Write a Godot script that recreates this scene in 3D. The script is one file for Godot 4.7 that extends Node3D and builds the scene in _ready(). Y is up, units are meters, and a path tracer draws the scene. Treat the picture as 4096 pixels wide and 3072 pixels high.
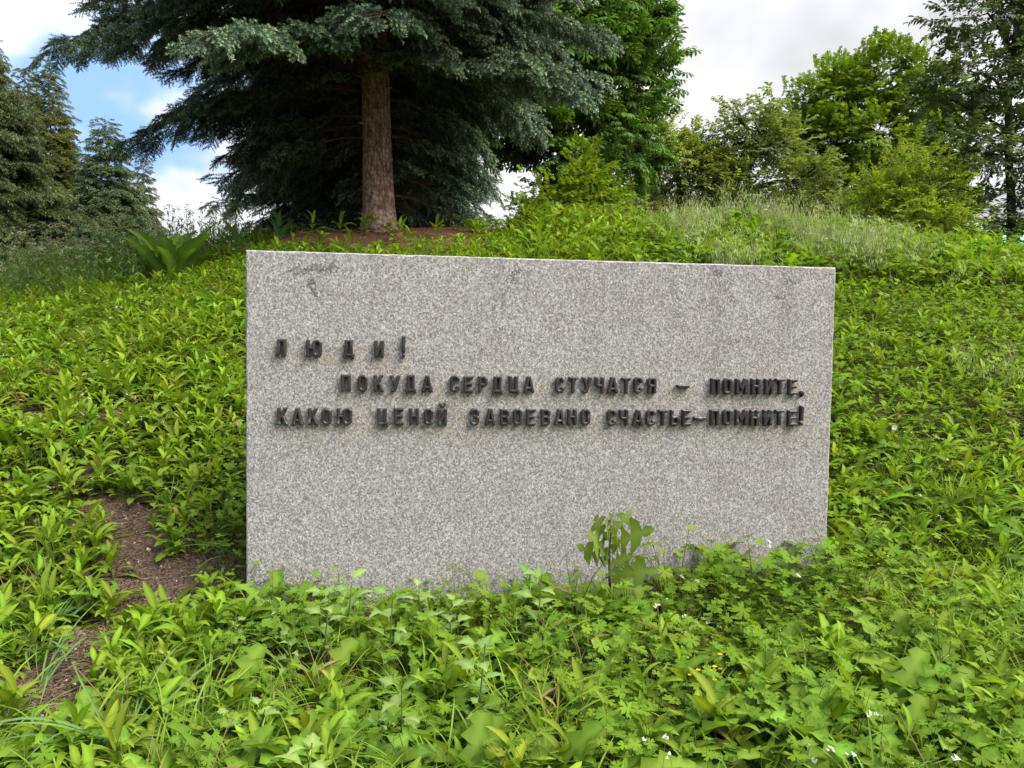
extends Node3D
# A granite memorial slab with bronze letters on a weedy hillside, spruces and park trees behind it.

const SLAB_AT := Vector3(-1.2965, 0.0165, -3.7005)   # lower corner of the slab's face
const SLAB_W := 3.006
const SLAB_H := 1.75
const SLAB_YAW := 0.1282
const SLAB_ROLL := -0.0146
const CREST_X := [-60.0, -20.0, -12.0, -7.5, -5.8, -4.0, -2.75, -1.6, 0.0, 2.0, 4.0, 5.4, 7.5, 12.0, 20.0, 60.0]
const CREST_Y := [0.0, 0.6, 1.4, 2.07, 2.4, 2.67, 2.95, 3.0, 2.97, 2.87, 2.8, 2.62, 2.4, 1.9, 1.0, 0.0]
const SPRUCE_AT := Vector2(-1.86, -10.9)

var rng := RandomNumberGenerator.new()
var bumps := FastNoiseLite.new()
var patches := FastNoiseLite.new()
var used := {}
var mat := {}


# ------------------------------------------------------------------ mesh building
class Mesher:
	var v := PackedVector3Array()
	var n := PackedVector3Array()
	var c := PackedColorArray()
	var uv := PackedVector2Array()
	var i := PackedInt32Array()

	func put(p: Vector3, nn: Vector3, col := Color.WHITE, u := Vector2.ZERO) -> int:
		v.append(p)
		n.append(nn)
		c.append(col)
		uv.append(u)
		return v.size() - 1

	func tri(a: int, b: int, d: int) -> void:
		var g := (v[d] - v[a]).cross(v[b] - v[a])
		if g.dot(n[a] + n[b] + n[d]) < 0.0:
			i.append_array(PackedInt32Array([a, d, b]))
		else:
			i.append_array(PackedInt32Array([a, b, d]))

	func quad(a: int, b: int, d: int, e: int) -> void:
		tri(a, b, d)
		tri(a, d, e)

	func flat(a: Vector3, b: Vector3, d: Vector3, col: Color) -> void:
		var g := (d - a).cross(b - a).normalized()
		var k := put(a, g, col)
		put(b, g, col)
		put(d, g, col)
		i.append_array(PackedInt32Array([k, k + 1, k + 2]))

	func add(o: Mesher, x: Transform3D, tint := Color.WHITE) -> void:
		var k := v.size()
		for p in o.v:
			v.append(x * p)
		var nb := x.basis.inverse().transposed()
		for p in o.n:
			n.append((nb * p).normalized())
		for q in o.c:
			c.append(Color(q.r * tint.r, q.g * tint.g, q.b * tint.b))
		uv.append_array(o.uv)
		for q in o.i:
			i.append(q + k)

	# a tapered tube along points with a radius at each
	func tube(pts: Array, radii: Array, sides: int, col: Color, end_col = null) -> void:
		var side := Vector3.RIGHT
		var first := v.size()
		var m := pts.size()
		for k in m:
			var dir: Vector3 = (pts[mini(k + 1, m - 1)] - pts[maxi(k - 1, 0)]).normalized()
			side = (side - dir * side.dot(dir))
			if side.length() < 0.05:
				side = dir.cross(Vector3.UP) if absf(dir.y) < 0.9 else dir.cross(Vector3.RIGHT)
			side = side.normalized()
			var other := dir.cross(side)
			var cc: Color = col if end_col == null else col.lerp(end_col, float(k) / (m - 1))
			for s in sides:
				var a := TAU * s / sides
				var r := side * cos(a) + other * sin(a)
				put(pts[k] + r * radii[k], r, cc)
		for k in m - 1:
			for s in sides:
				var t := (s + 1) % sides
				var a := first + k * sides
				quad(a + s, a + t, a + sides + t, a + sides + s)

	func mesh(m: Material = null) -> ArrayMesh:
		var am := ArrayMesh.new()
		var arr := []
		arr.resize(Mesh.ARRAY_MAX)
		arr[Mesh.ARRAY_VERTEX] = v
		arr[Mesh.ARRAY_NORMAL] = n
		arr[Mesh.ARRAY_COLOR] = c
		arr[Mesh.ARRAY_TEX_UV] = uv
		arr[Mesh.ARRAY_INDEX] = i
		am.add_surface_from_arrays(Mesh.PRIMITIVE_TRIANGLES, arr)
		if m:
			am.surface_set_material(0, m)
		return am


func rr(a: float, b: float) -> float:
	return rng.randf_range(a, b)


func numbered(called: String) -> String:
	var k: int = used.get(called, -1) + 1
	used[called] = k
	return called if k == 0 else "%s_%03d" % [called, k]


func thing(called: String, label: String, category: String, at := Vector3.ZERO, turn := 0.0, group := "") -> Node3D:
	var o := Node3D.new()
	o.name = numbered(called)
	add_child(o)
	o.position = at
	o.rotation.y = turn
	tag(o, label, category, group)
	return o


func tag(o: Node, label: String, category: String, group := "", kind := "") -> void:
	if label:
		o.set_meta("label", label)
	if category:
		o.set_meta("category", category)
	if group:
		o.set_meta("group", group)
	if kind:
		o.set_meta("kind", kind)


func part(called: String, mesh: Mesh, parent: Node, x := Transform3D.IDENTITY, m: Material = null) -> MeshInstance3D:
	var o := MeshInstance3D.new()
	o.name = called if parent != self else numbered(called)
	o.mesh = mesh
	o.transform = x
	if m:
		o.material_override = m
	parent.add_child(o, true)
	return o


func multi(called: String, mesh: Mesh, xs: Array, cols: Array, parent: Node) -> MultiMeshInstance3D:
	var mm := MultiMesh.new()
	mm.transform_format = MultiMesh.TRANSFORM_3D
	mm.use_colors = true
	mm.mesh = mesh
	mm.instance_count = xs.size()
	for k in xs.size():
		mm.set_instance_transform(k, xs[k])
		mm.set_instance_color(k, cols[k])
	var o := MultiMeshInstance3D.new()
	o.multimesh = mm
	o.name = called if parent != self else numbered(called)
	parent.add_child(o, true)
	return o


func leafy(called: String, rough := 0.5, through := 0.75) -> StandardMaterial3D:
	var m := StandardMaterial3D.new()
	m.resource_name = called
	m.vertex_color_use_as_albedo = true
	m.roughness = rough
	m.metallic_specular = 0.2
	m.cull_mode = BaseMaterial3D.CULL_DISABLED
	if through > 0.0:
		m.backlight_enabled = true
		m.backlight = Color(through, through, through * 0.35).linear_to_srgb()
	mat[called] = m
	return m


func plain(called: String, rough := 0.85) -> StandardMaterial3D:
	var m := StandardMaterial3D.new()
	m.resource_name = called
	m.vertex_color_use_as_albedo = true
	m.roughness = rough
	m.metallic_specular = 0.3
	mat[called] = m
	return m


func jitter(base: Color, amount: float) -> Color:
	var k := 1.0 + rr(-amount, amount)
	return Color(base.r * k * (1.0 + rr(-amount, amount) * 0.5), base.g * k, base.b * k * (1.0 + rr(-amount, amount) * 0.6))


# ------------------------------------------------------------------ the hill
func crest(x: float) -> float:
	for k in CREST_X.size() - 1:
		if x < CREST_X[k + 1]:
			var t := clampf((x - CREST_X[k]) / (CREST_X[k + 1] - CREST_X[k]), 0.0, 1.0)
			return lerpf(CREST_Y[k], CREST_Y[k + 1], t)
	return 0.0


func ground(x: float, z: float) -> float:
	var d := -z
	var d0 := 3.70 + 0.129 * (clampf(x, -3.0, 3.5) + 1.296)
	var top := crest(x)
	var y := 0.0
	if d < d0:
		y = -0.22 * (1.0 - maxf(d, -3.0) / d0)
	else:
		var t := (d - d0) / (11.0 - d0)
		if t < 1.0:
			y = top * t * (1.18 - 0.18 * t)
		else:
			var k := d - 11.0
			y = top - 0.14 * k * k / (k + 3.0)
	var away := clampf(absf(d - d0) / 0.5, 0.15, 1.0)
	y += bumps.get_noise_2d(x, z) * 0.06 * away
	y += 0.10 * exp(-(pow((x + 2.75) / 0.7, 2.0) + pow((z + 10.2) / 0.6, 2.0)))
	return y


func on_ground(x: float, z: float, lift := 0.0) -> Vector3:
	return Vector3(x, ground(x, z) + lift, z)


# how bare the soil is, 0 to 1
func bare(x: float, z: float) -> float:
	var b := 0.0
	for s in [[-1.80, -3.84, 0.27, 0.22], [-2.02, -4.06, 0.2, 0.14], [-1.74, -3.1, 0.15, 0.16], [-2.55, -4.62, 0.2, 0.1], [-1.60, -3.70, 0.14, 0.12], [-2.2, -4.27, 0.28, 0.15], [-1.87, -3.36, 0.2, 0.24], [-1.80, -2.84, 0.28, 0.24], [-1.56, -2.62, 0.18, 0.16], [-3.35, -5.3, 0.26, 0.13], [-2.75, -4.95, 0.16, 0.09], [-1.50, -3.95, 0.07, 0.12], [-2.75, -5.35, 0.14, 0.1], [-1.02, -2.95, 0.16, 0.14], [-3.0, -4.5, 0.14, 0.1]]:
		b = maxf(b, 1.25 - pow((x - s[0]) / s[2], 2.0) - pow((z - s[1]) / s[3], 2.0))
	# needle litter under the spruce
	b = maxf(b, 1.5 - pow((x + 1.75) / 1.55, 2.0) - pow((z + 10.3) / 0.95, 2.0))
	b = maxf(b, 1.3 - pow((x + 1.9) / 2.4, 2.0) - pow((z + 12.3) / 1.7, 2.0))
	if b > 0.0:
		b += patches.get_noise_2d(x * 3.0, z * 3.0) * 0.5
	return clampf(b, 0.0, 1.0)


func in_slab(x: float, z: float, margin: float) -> bool:
	var p := Basis(Vector3.UP, SLAB_YAW).inverse() * (Vector3(x, 0, z) - Vector3(SLAB_AT.x, 0, SLAB_AT.z))
	return p.x > -margin and p.x < SLAB_W + margin and p.z < margin and p.z > -0.42 - margin


func build_ground() -> void:
	var xs := []
	var zs := []
	var x := 0.0
	while x < 400.0:
		xs.append(x)
		x += 0.1 if x < 5.0 else (0.25 if x < 12.0 else maxf(0.6, x * 0.12))
	var all_x := []
	for k in range(xs.size() - 1, 0, -1):
		all_x.append(-xs[k])
	all_x.append_array(xs)
	var z := 60.0
	while z > -420.0:
		zs.append(z)
		z -= 6.0 if z > 6.0 else (0.5 if z > 0.5 else (0.08 if z > -6.0 else (0.14 if z > -14.0 else maxf(0.6, -z * 0.08))))
	var m := Mesher.new()
	var w := all_x.size()
	for zz in zs:
		for xx in all_x:
			var e := 0.06
			var h := ground(xx, zz)
			var nn := Vector3(ground(xx - e, zz) - ground(xx + e, zz), 2.0 * e, ground(xx, zz - e) - ground(xx, zz + e)).normalized()
			var litter := clampf(1.6 - pow((xx + 1.8) / 3.0, 2.0) - pow((zz + 11.3) / 2.2, 2.0), 0.0, 1.0)
			var soil := Color(0.135, 0.098, 0.072).lerp(Color(0.20, 0.112, 0.072), litter)
			var grain := 1.0 + 0.35 * patches.get_noise_2d(xx * 9.0, zz * 9.0)
			m.put(Vector3(xx, h, zz), nn, Color(soil.r * grain, soil.g * grain, soil.b * grain), Vector2(xx, zz))
	for r in zs.size() - 1:
		for k in w - 1:
			var a := r * w + k
			m.i.append_array(PackedInt32Array([a, a + w, a + 1, a + 1, a + w, a + w + 1]))
	# clockwise from above
	var fixed := PackedInt32Array()
	for t in range(0, m.i.size(), 3):
		var a := m.i[t]
		var b := m.i[t + 1]
		var d := m.i[t + 2]
		var g := (m.v[d] - m.v[a]).cross(m.v[b] - m.v[a])
		if g.y < 0.0:
			fixed.append_array(PackedInt32Array([a, d, b]))
		else:
			fixed.append_array(PackedInt32Array([a, b, d]))
	m.i = fixed
	var soil := plain("soil", 0.95)
	var fine := FastNoiseLite.new()
	fine.seed = 5
	fine.frequency = 0.03
	fine.fractal_octaves = 5
	var tex := NoiseTexture2D.new()
	tex.width = 512
	tex.height = 512
	tex.seamless = true
	tex.noise = fine
	var ramp := Gradient.new()
	ramp.offsets = PackedFloat32Array([0.2, 0.5, 0.8])
	ramp.colors = PackedColorArray([Color(0.55, 0.5, 0.46), Color(0.85, 0.82, 0.8), Color(1.0, 1.0, 1.0)])
	tex.color_ramp = ramp
	soil.albedo_texture = tex
	soil.uv1_triplanar = true
	soil.uv1_world_triplanar = true
	soil.uv1_scale = Vector3(2.3, 2.3, 2.3)
	var rel := NoiseTexture2D.new()
	rel.width = 512
	rel.height = 512
	rel.seamless = true
	rel.noise = fine
	soil.heightmap_enabled = true
	soil.heightmap_texture = rel
	soil.heightmap_scale = 5.0
	var o := part("ground", m.mesh(soil), self)
	tag(o, "brown hillside soil rising behind the slab, bare in patches", "", "", "structure")


# ------------------------------------------------------------------ sky, sun and camera
func build_sky() -> void:
	var w := 1536
	var h := 768
	var cloud := FastNoiseLite.new()
	cloud.seed = 12
	cloud.frequency = 1.5
	cloud.fractal_octaves = 6
	cloud.fractal_gain = 0.52
	var shade := FastNoiseLite.new()
	shade.seed = 8
	shade.frequency = 1.6
	shade.fractal_octaves = 5
	var img := Image.create(w, h, false, Image.FORMAT_RGBF)
	for yy in h:
		var up := (0.5 - (yy + 0.5) / h) * PI
		if up < -0.03:
			img.fill_rect(Rect2i(0, yy, w, h - yy), Color(0.10, 0.11, 0.08))
			break
		for xx in w:
			var az := (xx + 0.5) / w * TAU      # 0 is straight ahead, growing to the right
			var dir := Vector3(sin(az) * cos(up), sin(up), -cos(az) * cos(up))
			var flat := dir / (maxf(dir.y, 0.0) + 0.42)  # clouds lie in a layer
			var f := cloud.get_noise_3d(flat.x, flat.y * 0.7, flat.z)
			var g := shade.get_noise_3d(flat.x * 1.1 + 7.0, flat.y, flat.z * 1.1)
			var side := sin(az + 0.15)
			var cover := smoothstep(-0.20, 0.10, f + 0.30 + 0.30 * side + clampf(0.9 * (0.27 - sin(up)), -0.10, 0.22) + 0.10 * (1.0 - absf(cos(az))))
			var rise := (1.0 + 2.0 * sin(maxf(up, 0.0))) / 1.4
			var bright := (0.88 - 0.14 * clampf(side * 1.8 + 0.2, -1.0, 1.0) + 0.34 * g + 0.10 * shade.get_noise_3d(flat.x * 4.0, flat.y * 4.0, flat.z * 4.0)) * rise
			bright = clampf(bright, 0.4, 2.2)
			var white := Color(bright * 0.99, bright * 0.995, bright * 1.045)
			var blue := Color(0.30, 0.53, 0.90).lerp(Color(0.42, 0.62, 0.92), pow(1.0 - clampf(sin(up), 0.0, 1.0), 5.0))
			img.set_pixel(xx, yy, blue.lerp(white, cover))
	var sm := PanoramaSkyMaterial.new()
	sm.panorama = ImageTexture.create_from_image(img)
	var sky := Sky.new()
	sky.sky_material = sm
	var env := Environment.new()
	env.background_mode = Environment.BG_SKY
	env.sky = sky
	env.background_energy_multiplier = 0.50
	env.tonemap_mode = Environment.TONE_MAPPER_LINEAR
	env.tonemap_exposure = 2.6
	env.sdfgi_enabled = true
	env.ssao_enabled = true
	env.ssil_enabled = true
	var we := WorldEnvironment.new()
	we.name = "world_environment"
	we.environment = env
	add_child(we)


func _ready() -> void:
	rng.seed = 4711
	bumps.seed = 3
	bumps.frequency = 0.45
	bumps.fractal_octaves = 4
	patches.seed = 11
	patches.frequency = 0.7
	patches.fractal_octaves = 3

	var cam := Camera3D.new()
	cam.name = "camera"
	cam.position = Vector3(0, 1.3, 0)
	cam.rotation_degrees = Vector3(-2.7, 0, 0)
	cam.fov = 53.0
	cam.near = 0.05
	cam.far = 900.0
	add_child(cam)
	cam.current = true
	build_sky()
	var sun := DirectionalLight3D.new()
	sun.name = "sun"
	sun.light_energy = 1.2
	sun.light_angular_distance = 45.0
	sun.light_color = Color(1.0, 0.965, 0.90)
	sun.shadow_enabled = true
	add_child(sun)
	sun.look_at_from_position(Vector3(0.60, 0.75, 0.28) * 50.0, Vector3.ZERO)

	build_ground()
	build_slab()
	build_plants()
	build_spruces()
	build_broadleaves()
	build_house()
	build_litter()


# ------------------------------------------------------------------ the slab and its letters
func eight(x0: float, y0: float, x1: float, y1: float, k: float) -> PackedVector2Array:
	return PackedVector2Array([Vector2(x0 + k, y0), Vector2(x0, y0 + k), Vector2(x0, y1 - k), Vector2(x0 + k, y1), Vector2(x1 - k, y1), Vector2(x1, y1 - k), Vector2(x1, y0 + k), Vector2(x1 - k, y0)])


func loop(a: Array) -> PackedVector2Array:
	var p := PackedVector2Array()
	for k in range(0, a.size(), 2):
		p.append(Vector2(a[k], a[k + 1]))
	return p


# outlines of a letter one unit high: [[outer, hole, hole], ...]
func glyph(ch: String) -> Array:
	var w := 0.57
	var s := 0.18
	match ch:
		"О":
			return [[eight(0, 0, w, 1, 0.15), eight(s, 0.17, w - s, 0.83, 0.06)]]
		"П":
			return [[loop([0, 0, 0, 1, w, 1, w, 0, w - s, 0, w - s, 0.82, s, 0.82, s, 0])]]
		"Н":
			return [[loop([0, 0, 0, 1, s, 1, s, 0.59, w - s, 0.59, w - s, 1, w, 1, w, 0, w - s, 0, w - s, 0.41, s, 0.41, s, 0])]]
		"И":
			return [[loop([0, 0, 0, 1, s, 1, s, 0.47, w - s, 1, w, 1, w, 0, w - s, 0, w - s, 0.53, s, 0])]]
		"Й":
			return [[loop([0, 0, 0, 1, s, 1, s, 0.47, w - s, 1, w, 1, w, 0, w - s, 0, w - s, 0.53, s, 0])], [loop([0.08, 1.36, 0.12, 1.18, 0.22, 1.09, w - 0.2, 1.09, w - 0.1, 1.18, w - 0.06, 1.36, w - 0.2, 1.36, w - 0.24, 1.27, 0.26, 1.27, 0.22, 1.36])]]
		"Т":
			return [[loop([w / 2 - s / 2, 0, w / 2 - s / 2, 0.82, 0, 0.82, 0, 1, w, 1, w, 0.82, w / 2 + s / 2, 0.82, w / 2 + s / 2, 0])]]
		"Е":
			return [[loop([0, 0, 0, 1, w, 1, w, 0.83, s, 0.83, s, 0.59, w - 0.05, 0.59, w - 0.05, 0.42, s, 0.42, s, 0.17, w, 0.17, w, 0])]]
		"С":
			return [[loop([0.15, 0, 0, 0.14, 0, 0.86, 0.15, 1, w - 0.15, 1, w, 0.86, w, 0.66, w - s, 0.66, w - s, 0.79, w - s - 0.05, 0.83, s + 0.05, 0.83, s, 0.79, s, 0.21, s + 0.05, 0.17, w - s - 0.05, 0.17, w - s, 0.21, w - s, 0.34, w, 0.34, w, 0.14, w - 0.15, 0])]]
		"К":
			return [[loop([0, 0, 0, 1, s, 1, s, 0.62, w - 0.2, 1, w + 0.02, 1, 0.38, 0.53, w + 0.05, 0, w - 0.18, 0, 0.25, 0.37, s, 0.3, s, 0])]]
		"А":
			return [[loop([0, 0, 0.24, 1, 0.46, 1, 0.7, 0, 0.5, 0, 0.46, 0.18, 0.24, 0.18, 0.2, 0]), loop([0.28, 0.34, 0.42, 0.34, 0.35, 0.72])]]
		"Д":
			return [[loop([0, -0.11, 0, 0.17, 0.07, 0.17, 0.11, 1, 0.57, 1, 0.57, 0.17, 0.66, 0.17, 0.66, -0.11, 0.51, -0.11, 0.51, 0, 0.15, 0, 0.15, -0.11]), loop([0.25, 0.17, 0.28, 0.83, 0.39, 0.83, 0.39, 0.17])]]
		"Л":
			return [[loop([0, 0, 0, 0.18, 0.06, 0.24, 0.09, 0.38, 0.1, 1, 0.6, 1, 0.6, 0, 0.41, 0, 0.41, 0.82, 0.28, 0.82, 0.27, 0.3, 0.22, 0.1, 0.12, 0])]]
		"У":
			return [[loop([0.06, 0, 0.06, 0.17, 0.17, 0.17, 0.22, 0.3, 0, 1, 0.21, 1, 0.33, 0.54, 0.43, 1, 0.64, 1, 0.4, 0.14, 0.29, 0])]]
		"Ц":
			return [[loop([0, 0, 0, 1, s, 1, s, 0.17, 0.36, 0.17, 0.36, 1, 0.55, 1, 0.55, 0.17, 0.64, 0.17, 0.64, -0.12, 0.49, -0.12, 0.49, 0])]]
		"Ч":
			return [[loop([w - s, 0, w - s, 0.37, 0.15, 0.37, 0, 0.5, 0, 1, s, 1, s, 0.58, s + 0.04, 0.54, w - s, 0.54, w - s, 1, w, 1, w, 0])]]
		"Р":
			return [[loop([0, 0, 0, 1, w - 0.14, 1, w, 0.87, w, 0.52, w - 0.14, 0.39, s, 0.39, s, 0]), loop([s, 0.56, s, 0.83, w - s - 0.04, 0.83, w - s, 0.79, w - s, 0.6, w - s - 0.04, 0.56])]]
		"Я":
			return [[loop([w, 0, w, 1, 0.14, 1, 0, 0.87, 0, 0.54, 0.11, 0.42, 0, 0, 0.2, 0, 0.29, 0.39, w - s, 0.39, w - s, 0]), loop([w - s, 0.56, w - s, 0.83, s + 0.04, 0.83, s, 0.79, s, 0.6, s + 0.04, 0.56])]]
		"М":
			return [[loop([0, 0, 0, 1, 0.2, 1, 0.39, 0.52, 0.58, 1, 0.78, 1, 0.78, 0, 0.59, 0, 0.59, 0.58, 0.45, 0.24, 0.33, 0.24, 0.19, 0.58, 0.19, 0])]]
		"В":
			return [[loop([0, 0, 0, 1, w - 0.14, 1, w, 0.87, w, 0.6, w - 0.07, 0.52, w, 0.44, w, 0.13, w - 0.14, 0]), loop([s, 0.61, s, 0.83, w - s - 0.04, 0.83, w - s, 0.79, w - s, 0.65, w - s - 0.04, 0.61]), loop([s, 0.17, s, 0.43, w - s - 0.04, 0.43, w - s, 0.39, w - s, 0.21, w - s - 0.04, 0.17])]]
		"З":
			return [[loop([0.14, 0, 0, 0.13, 0, 0.32, s, 0.32, s, 0.2, 0.23, 0.17, w - 0.23, 0.17, w - s, 0.21, w - s, 0.4, w - 0.23, 0.44, 0.22, 0.44, 0.22, 0.6, w - 0.23, 0.6, w - s, 0.64, w - s, 0.79, w - 0.23, 0.83, 0.23, 0.83, s, 0.8, s, 0.68, 0, 0.68, 0, 0.87, 0.14, 1, w - 0.14, 1, w, 0.87, w, 0.6, w - 0.08, 0.52, w, 0.44, w, 0.13, w - 0.14, 0])]]
		"Ь":
			return [[loop([0, 0, 0, 1, s, 1, s, 0.6, w - 0.14, 0.6, w, 0.47, w, 0.13, w - 0.14, 0]), loop([s, 0.17, s, 0.43, w - s - 0.04, 0.43, w - s, 0.39, w - s, 0.21, w - s - 0.04, 0.17])]]
		"Ю":
			return [[loop([0, 0, 0, 1, s, 1, s, 0.59, 0.34, 0.59, 0.34, 0.86, 0.49, 1, 0.76, 1, 0.9, 0.86, 0.9, 0.14, 0.76, 0, 0.49, 0, 0.34, 0.14, 0.34, 0.42, s, 0.42, s, 0]), eight(0.53, 0.17, 0.72, 0.83, 0.06)]]
		"–":
			return [[loop([0, 0.36, 0, 0.56, 0.78, 0.56, 0.78, 0.36])]]
		"!":
			return [[loop([0, 0.3, 0, 1.28, 0.2, 1.28, 0.2, 0.3])], [eight(0.0, 0.0, 0.2, 0.2, 0.05)]]
		",":
			return [[loop([0.08, -0.2, 0.13, -0.02, 0.04, 0.0, 0.02, 0.14, 0.12, 0.22, 0.24, 0.18, 0.28, 0.04, 0.2, -0.14])]]
	return []


func inset(p: PackedVector2Array, by: float) -> PackedVector2Array:
	# p runs clockwise when solid lies inside, the other way for holes
	var out := PackedVector2Array()
	var m := p.size()
	for k in m:
		var a := (p[k] - p[(k + m - 1) % m]).normalized()
		var b := (p[(k + 1) % m] - p[k]).normalized()
		var na := Vector2(a.y, -a.x)
		var nb := Vector2(b.y, -b.x)
		var mid := (na + nb)
		if mid.length() < 0.1:
			mid = na
		mid = mid.normalized()
		out.append(p[k] + mid * (by / maxf(mid.dot(na), 0.45)))
	return out


func letter_mesh(ch: String, size: float, depth: float) -> ArrayMesh:
	var m := Mesher.new()
	var bevel := 0.004
	for shape in glyph(ch):
		var loops := []
		for k in shape.size():
			var p := PackedVector2Array()
			for q in shape[k]:
				p.append(q * size)
			var cw := Geometry2D.is_polygon_clockwise(p)
			if cw != (k == 0):
				p.reverse()
			loops.append(p)
		var insets := []
		for k in loops.size():
			var p: PackedVector2Array = loops[k]
			var q := inset(p, bevel)
			var cnt := p.size()
			for a in cnt:
				var b := (a + 1) % cnt
				var dir := (p[b] - p[a]).normalized()
				var out := Vector3(-dir.y, dir.x, 0)
				var mid := (out + Vector3(0, 0, 1)).normalized()
				var k0 := m.put(Vector3(p[a].x, p[a].y, 0), out)
				m.put(Vector3(p[b].x, p[b].y, 0), out)
				m.put(Vector3(p[b].x, p[b].y, depth - bevel), out)
				m.put(Vector3(p[a].x, p[a].y, depth - bevel), out)
				m.quad(k0, k0 + 1, k0 + 2, k0 + 3)
				k0 = m.put(Vector3(p[a].x, p[a].y, depth - bevel), mid)
				m.put(Vector3(p[b].x, p[b].y, depth - bevel), mid)
				m.put(Vector3(q[b].x, q[b].y, depth), mid)
				m.put(Vector3(q[a].x, q[a].y, depth), mid)
				m.quad(k0, k0 + 1, k0 + 2, k0 + 3)
			insets.append(q)
		# a face with holes is cut through the holes into pieces without any
		var pieces := [insets[0]]
		if insets.size() > 1:
			pieces = []
			var hole: PackedVector2Array = insets[1]
			var cut := 0.0
			for p in hole:
				cut += p.x / hole.size()
			for half in [[-1.0, cut], [cut, 1.0]]:
				var box := PackedVector2Array([Vector2(half[0], -1), Vector2(half[0], 1), Vector2(half[1], 1), Vector2(half[1], -1)])
				var now := Geometry2D.intersect_polygons(insets[0], box)
				for k in range(1, insets.size()):
					var next: Array[PackedVector2Array] = []
					for p in now:
						next.append_array(Geometry2D.clip_polygons(p, insets[k]))
					now = next
				pieces.append_array(now)
		for p in pieces:
			var tris := Geometry2D.triangulate_polygon(p)
			if tris.is_empty():
				print("no face for ", ch)
			var k1 := m.v.size()
			for q in p:
				m.put(Vector3(q.x, q.y, depth), Vector3(0, 0, 1))
			for t in range(0, tris.size(), 3):
				m.tri(k1 + tris[t], k1 + tris[t + 1], k1 + tris[t + 2])
	return m.mesh(mat["bronze"])


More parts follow.
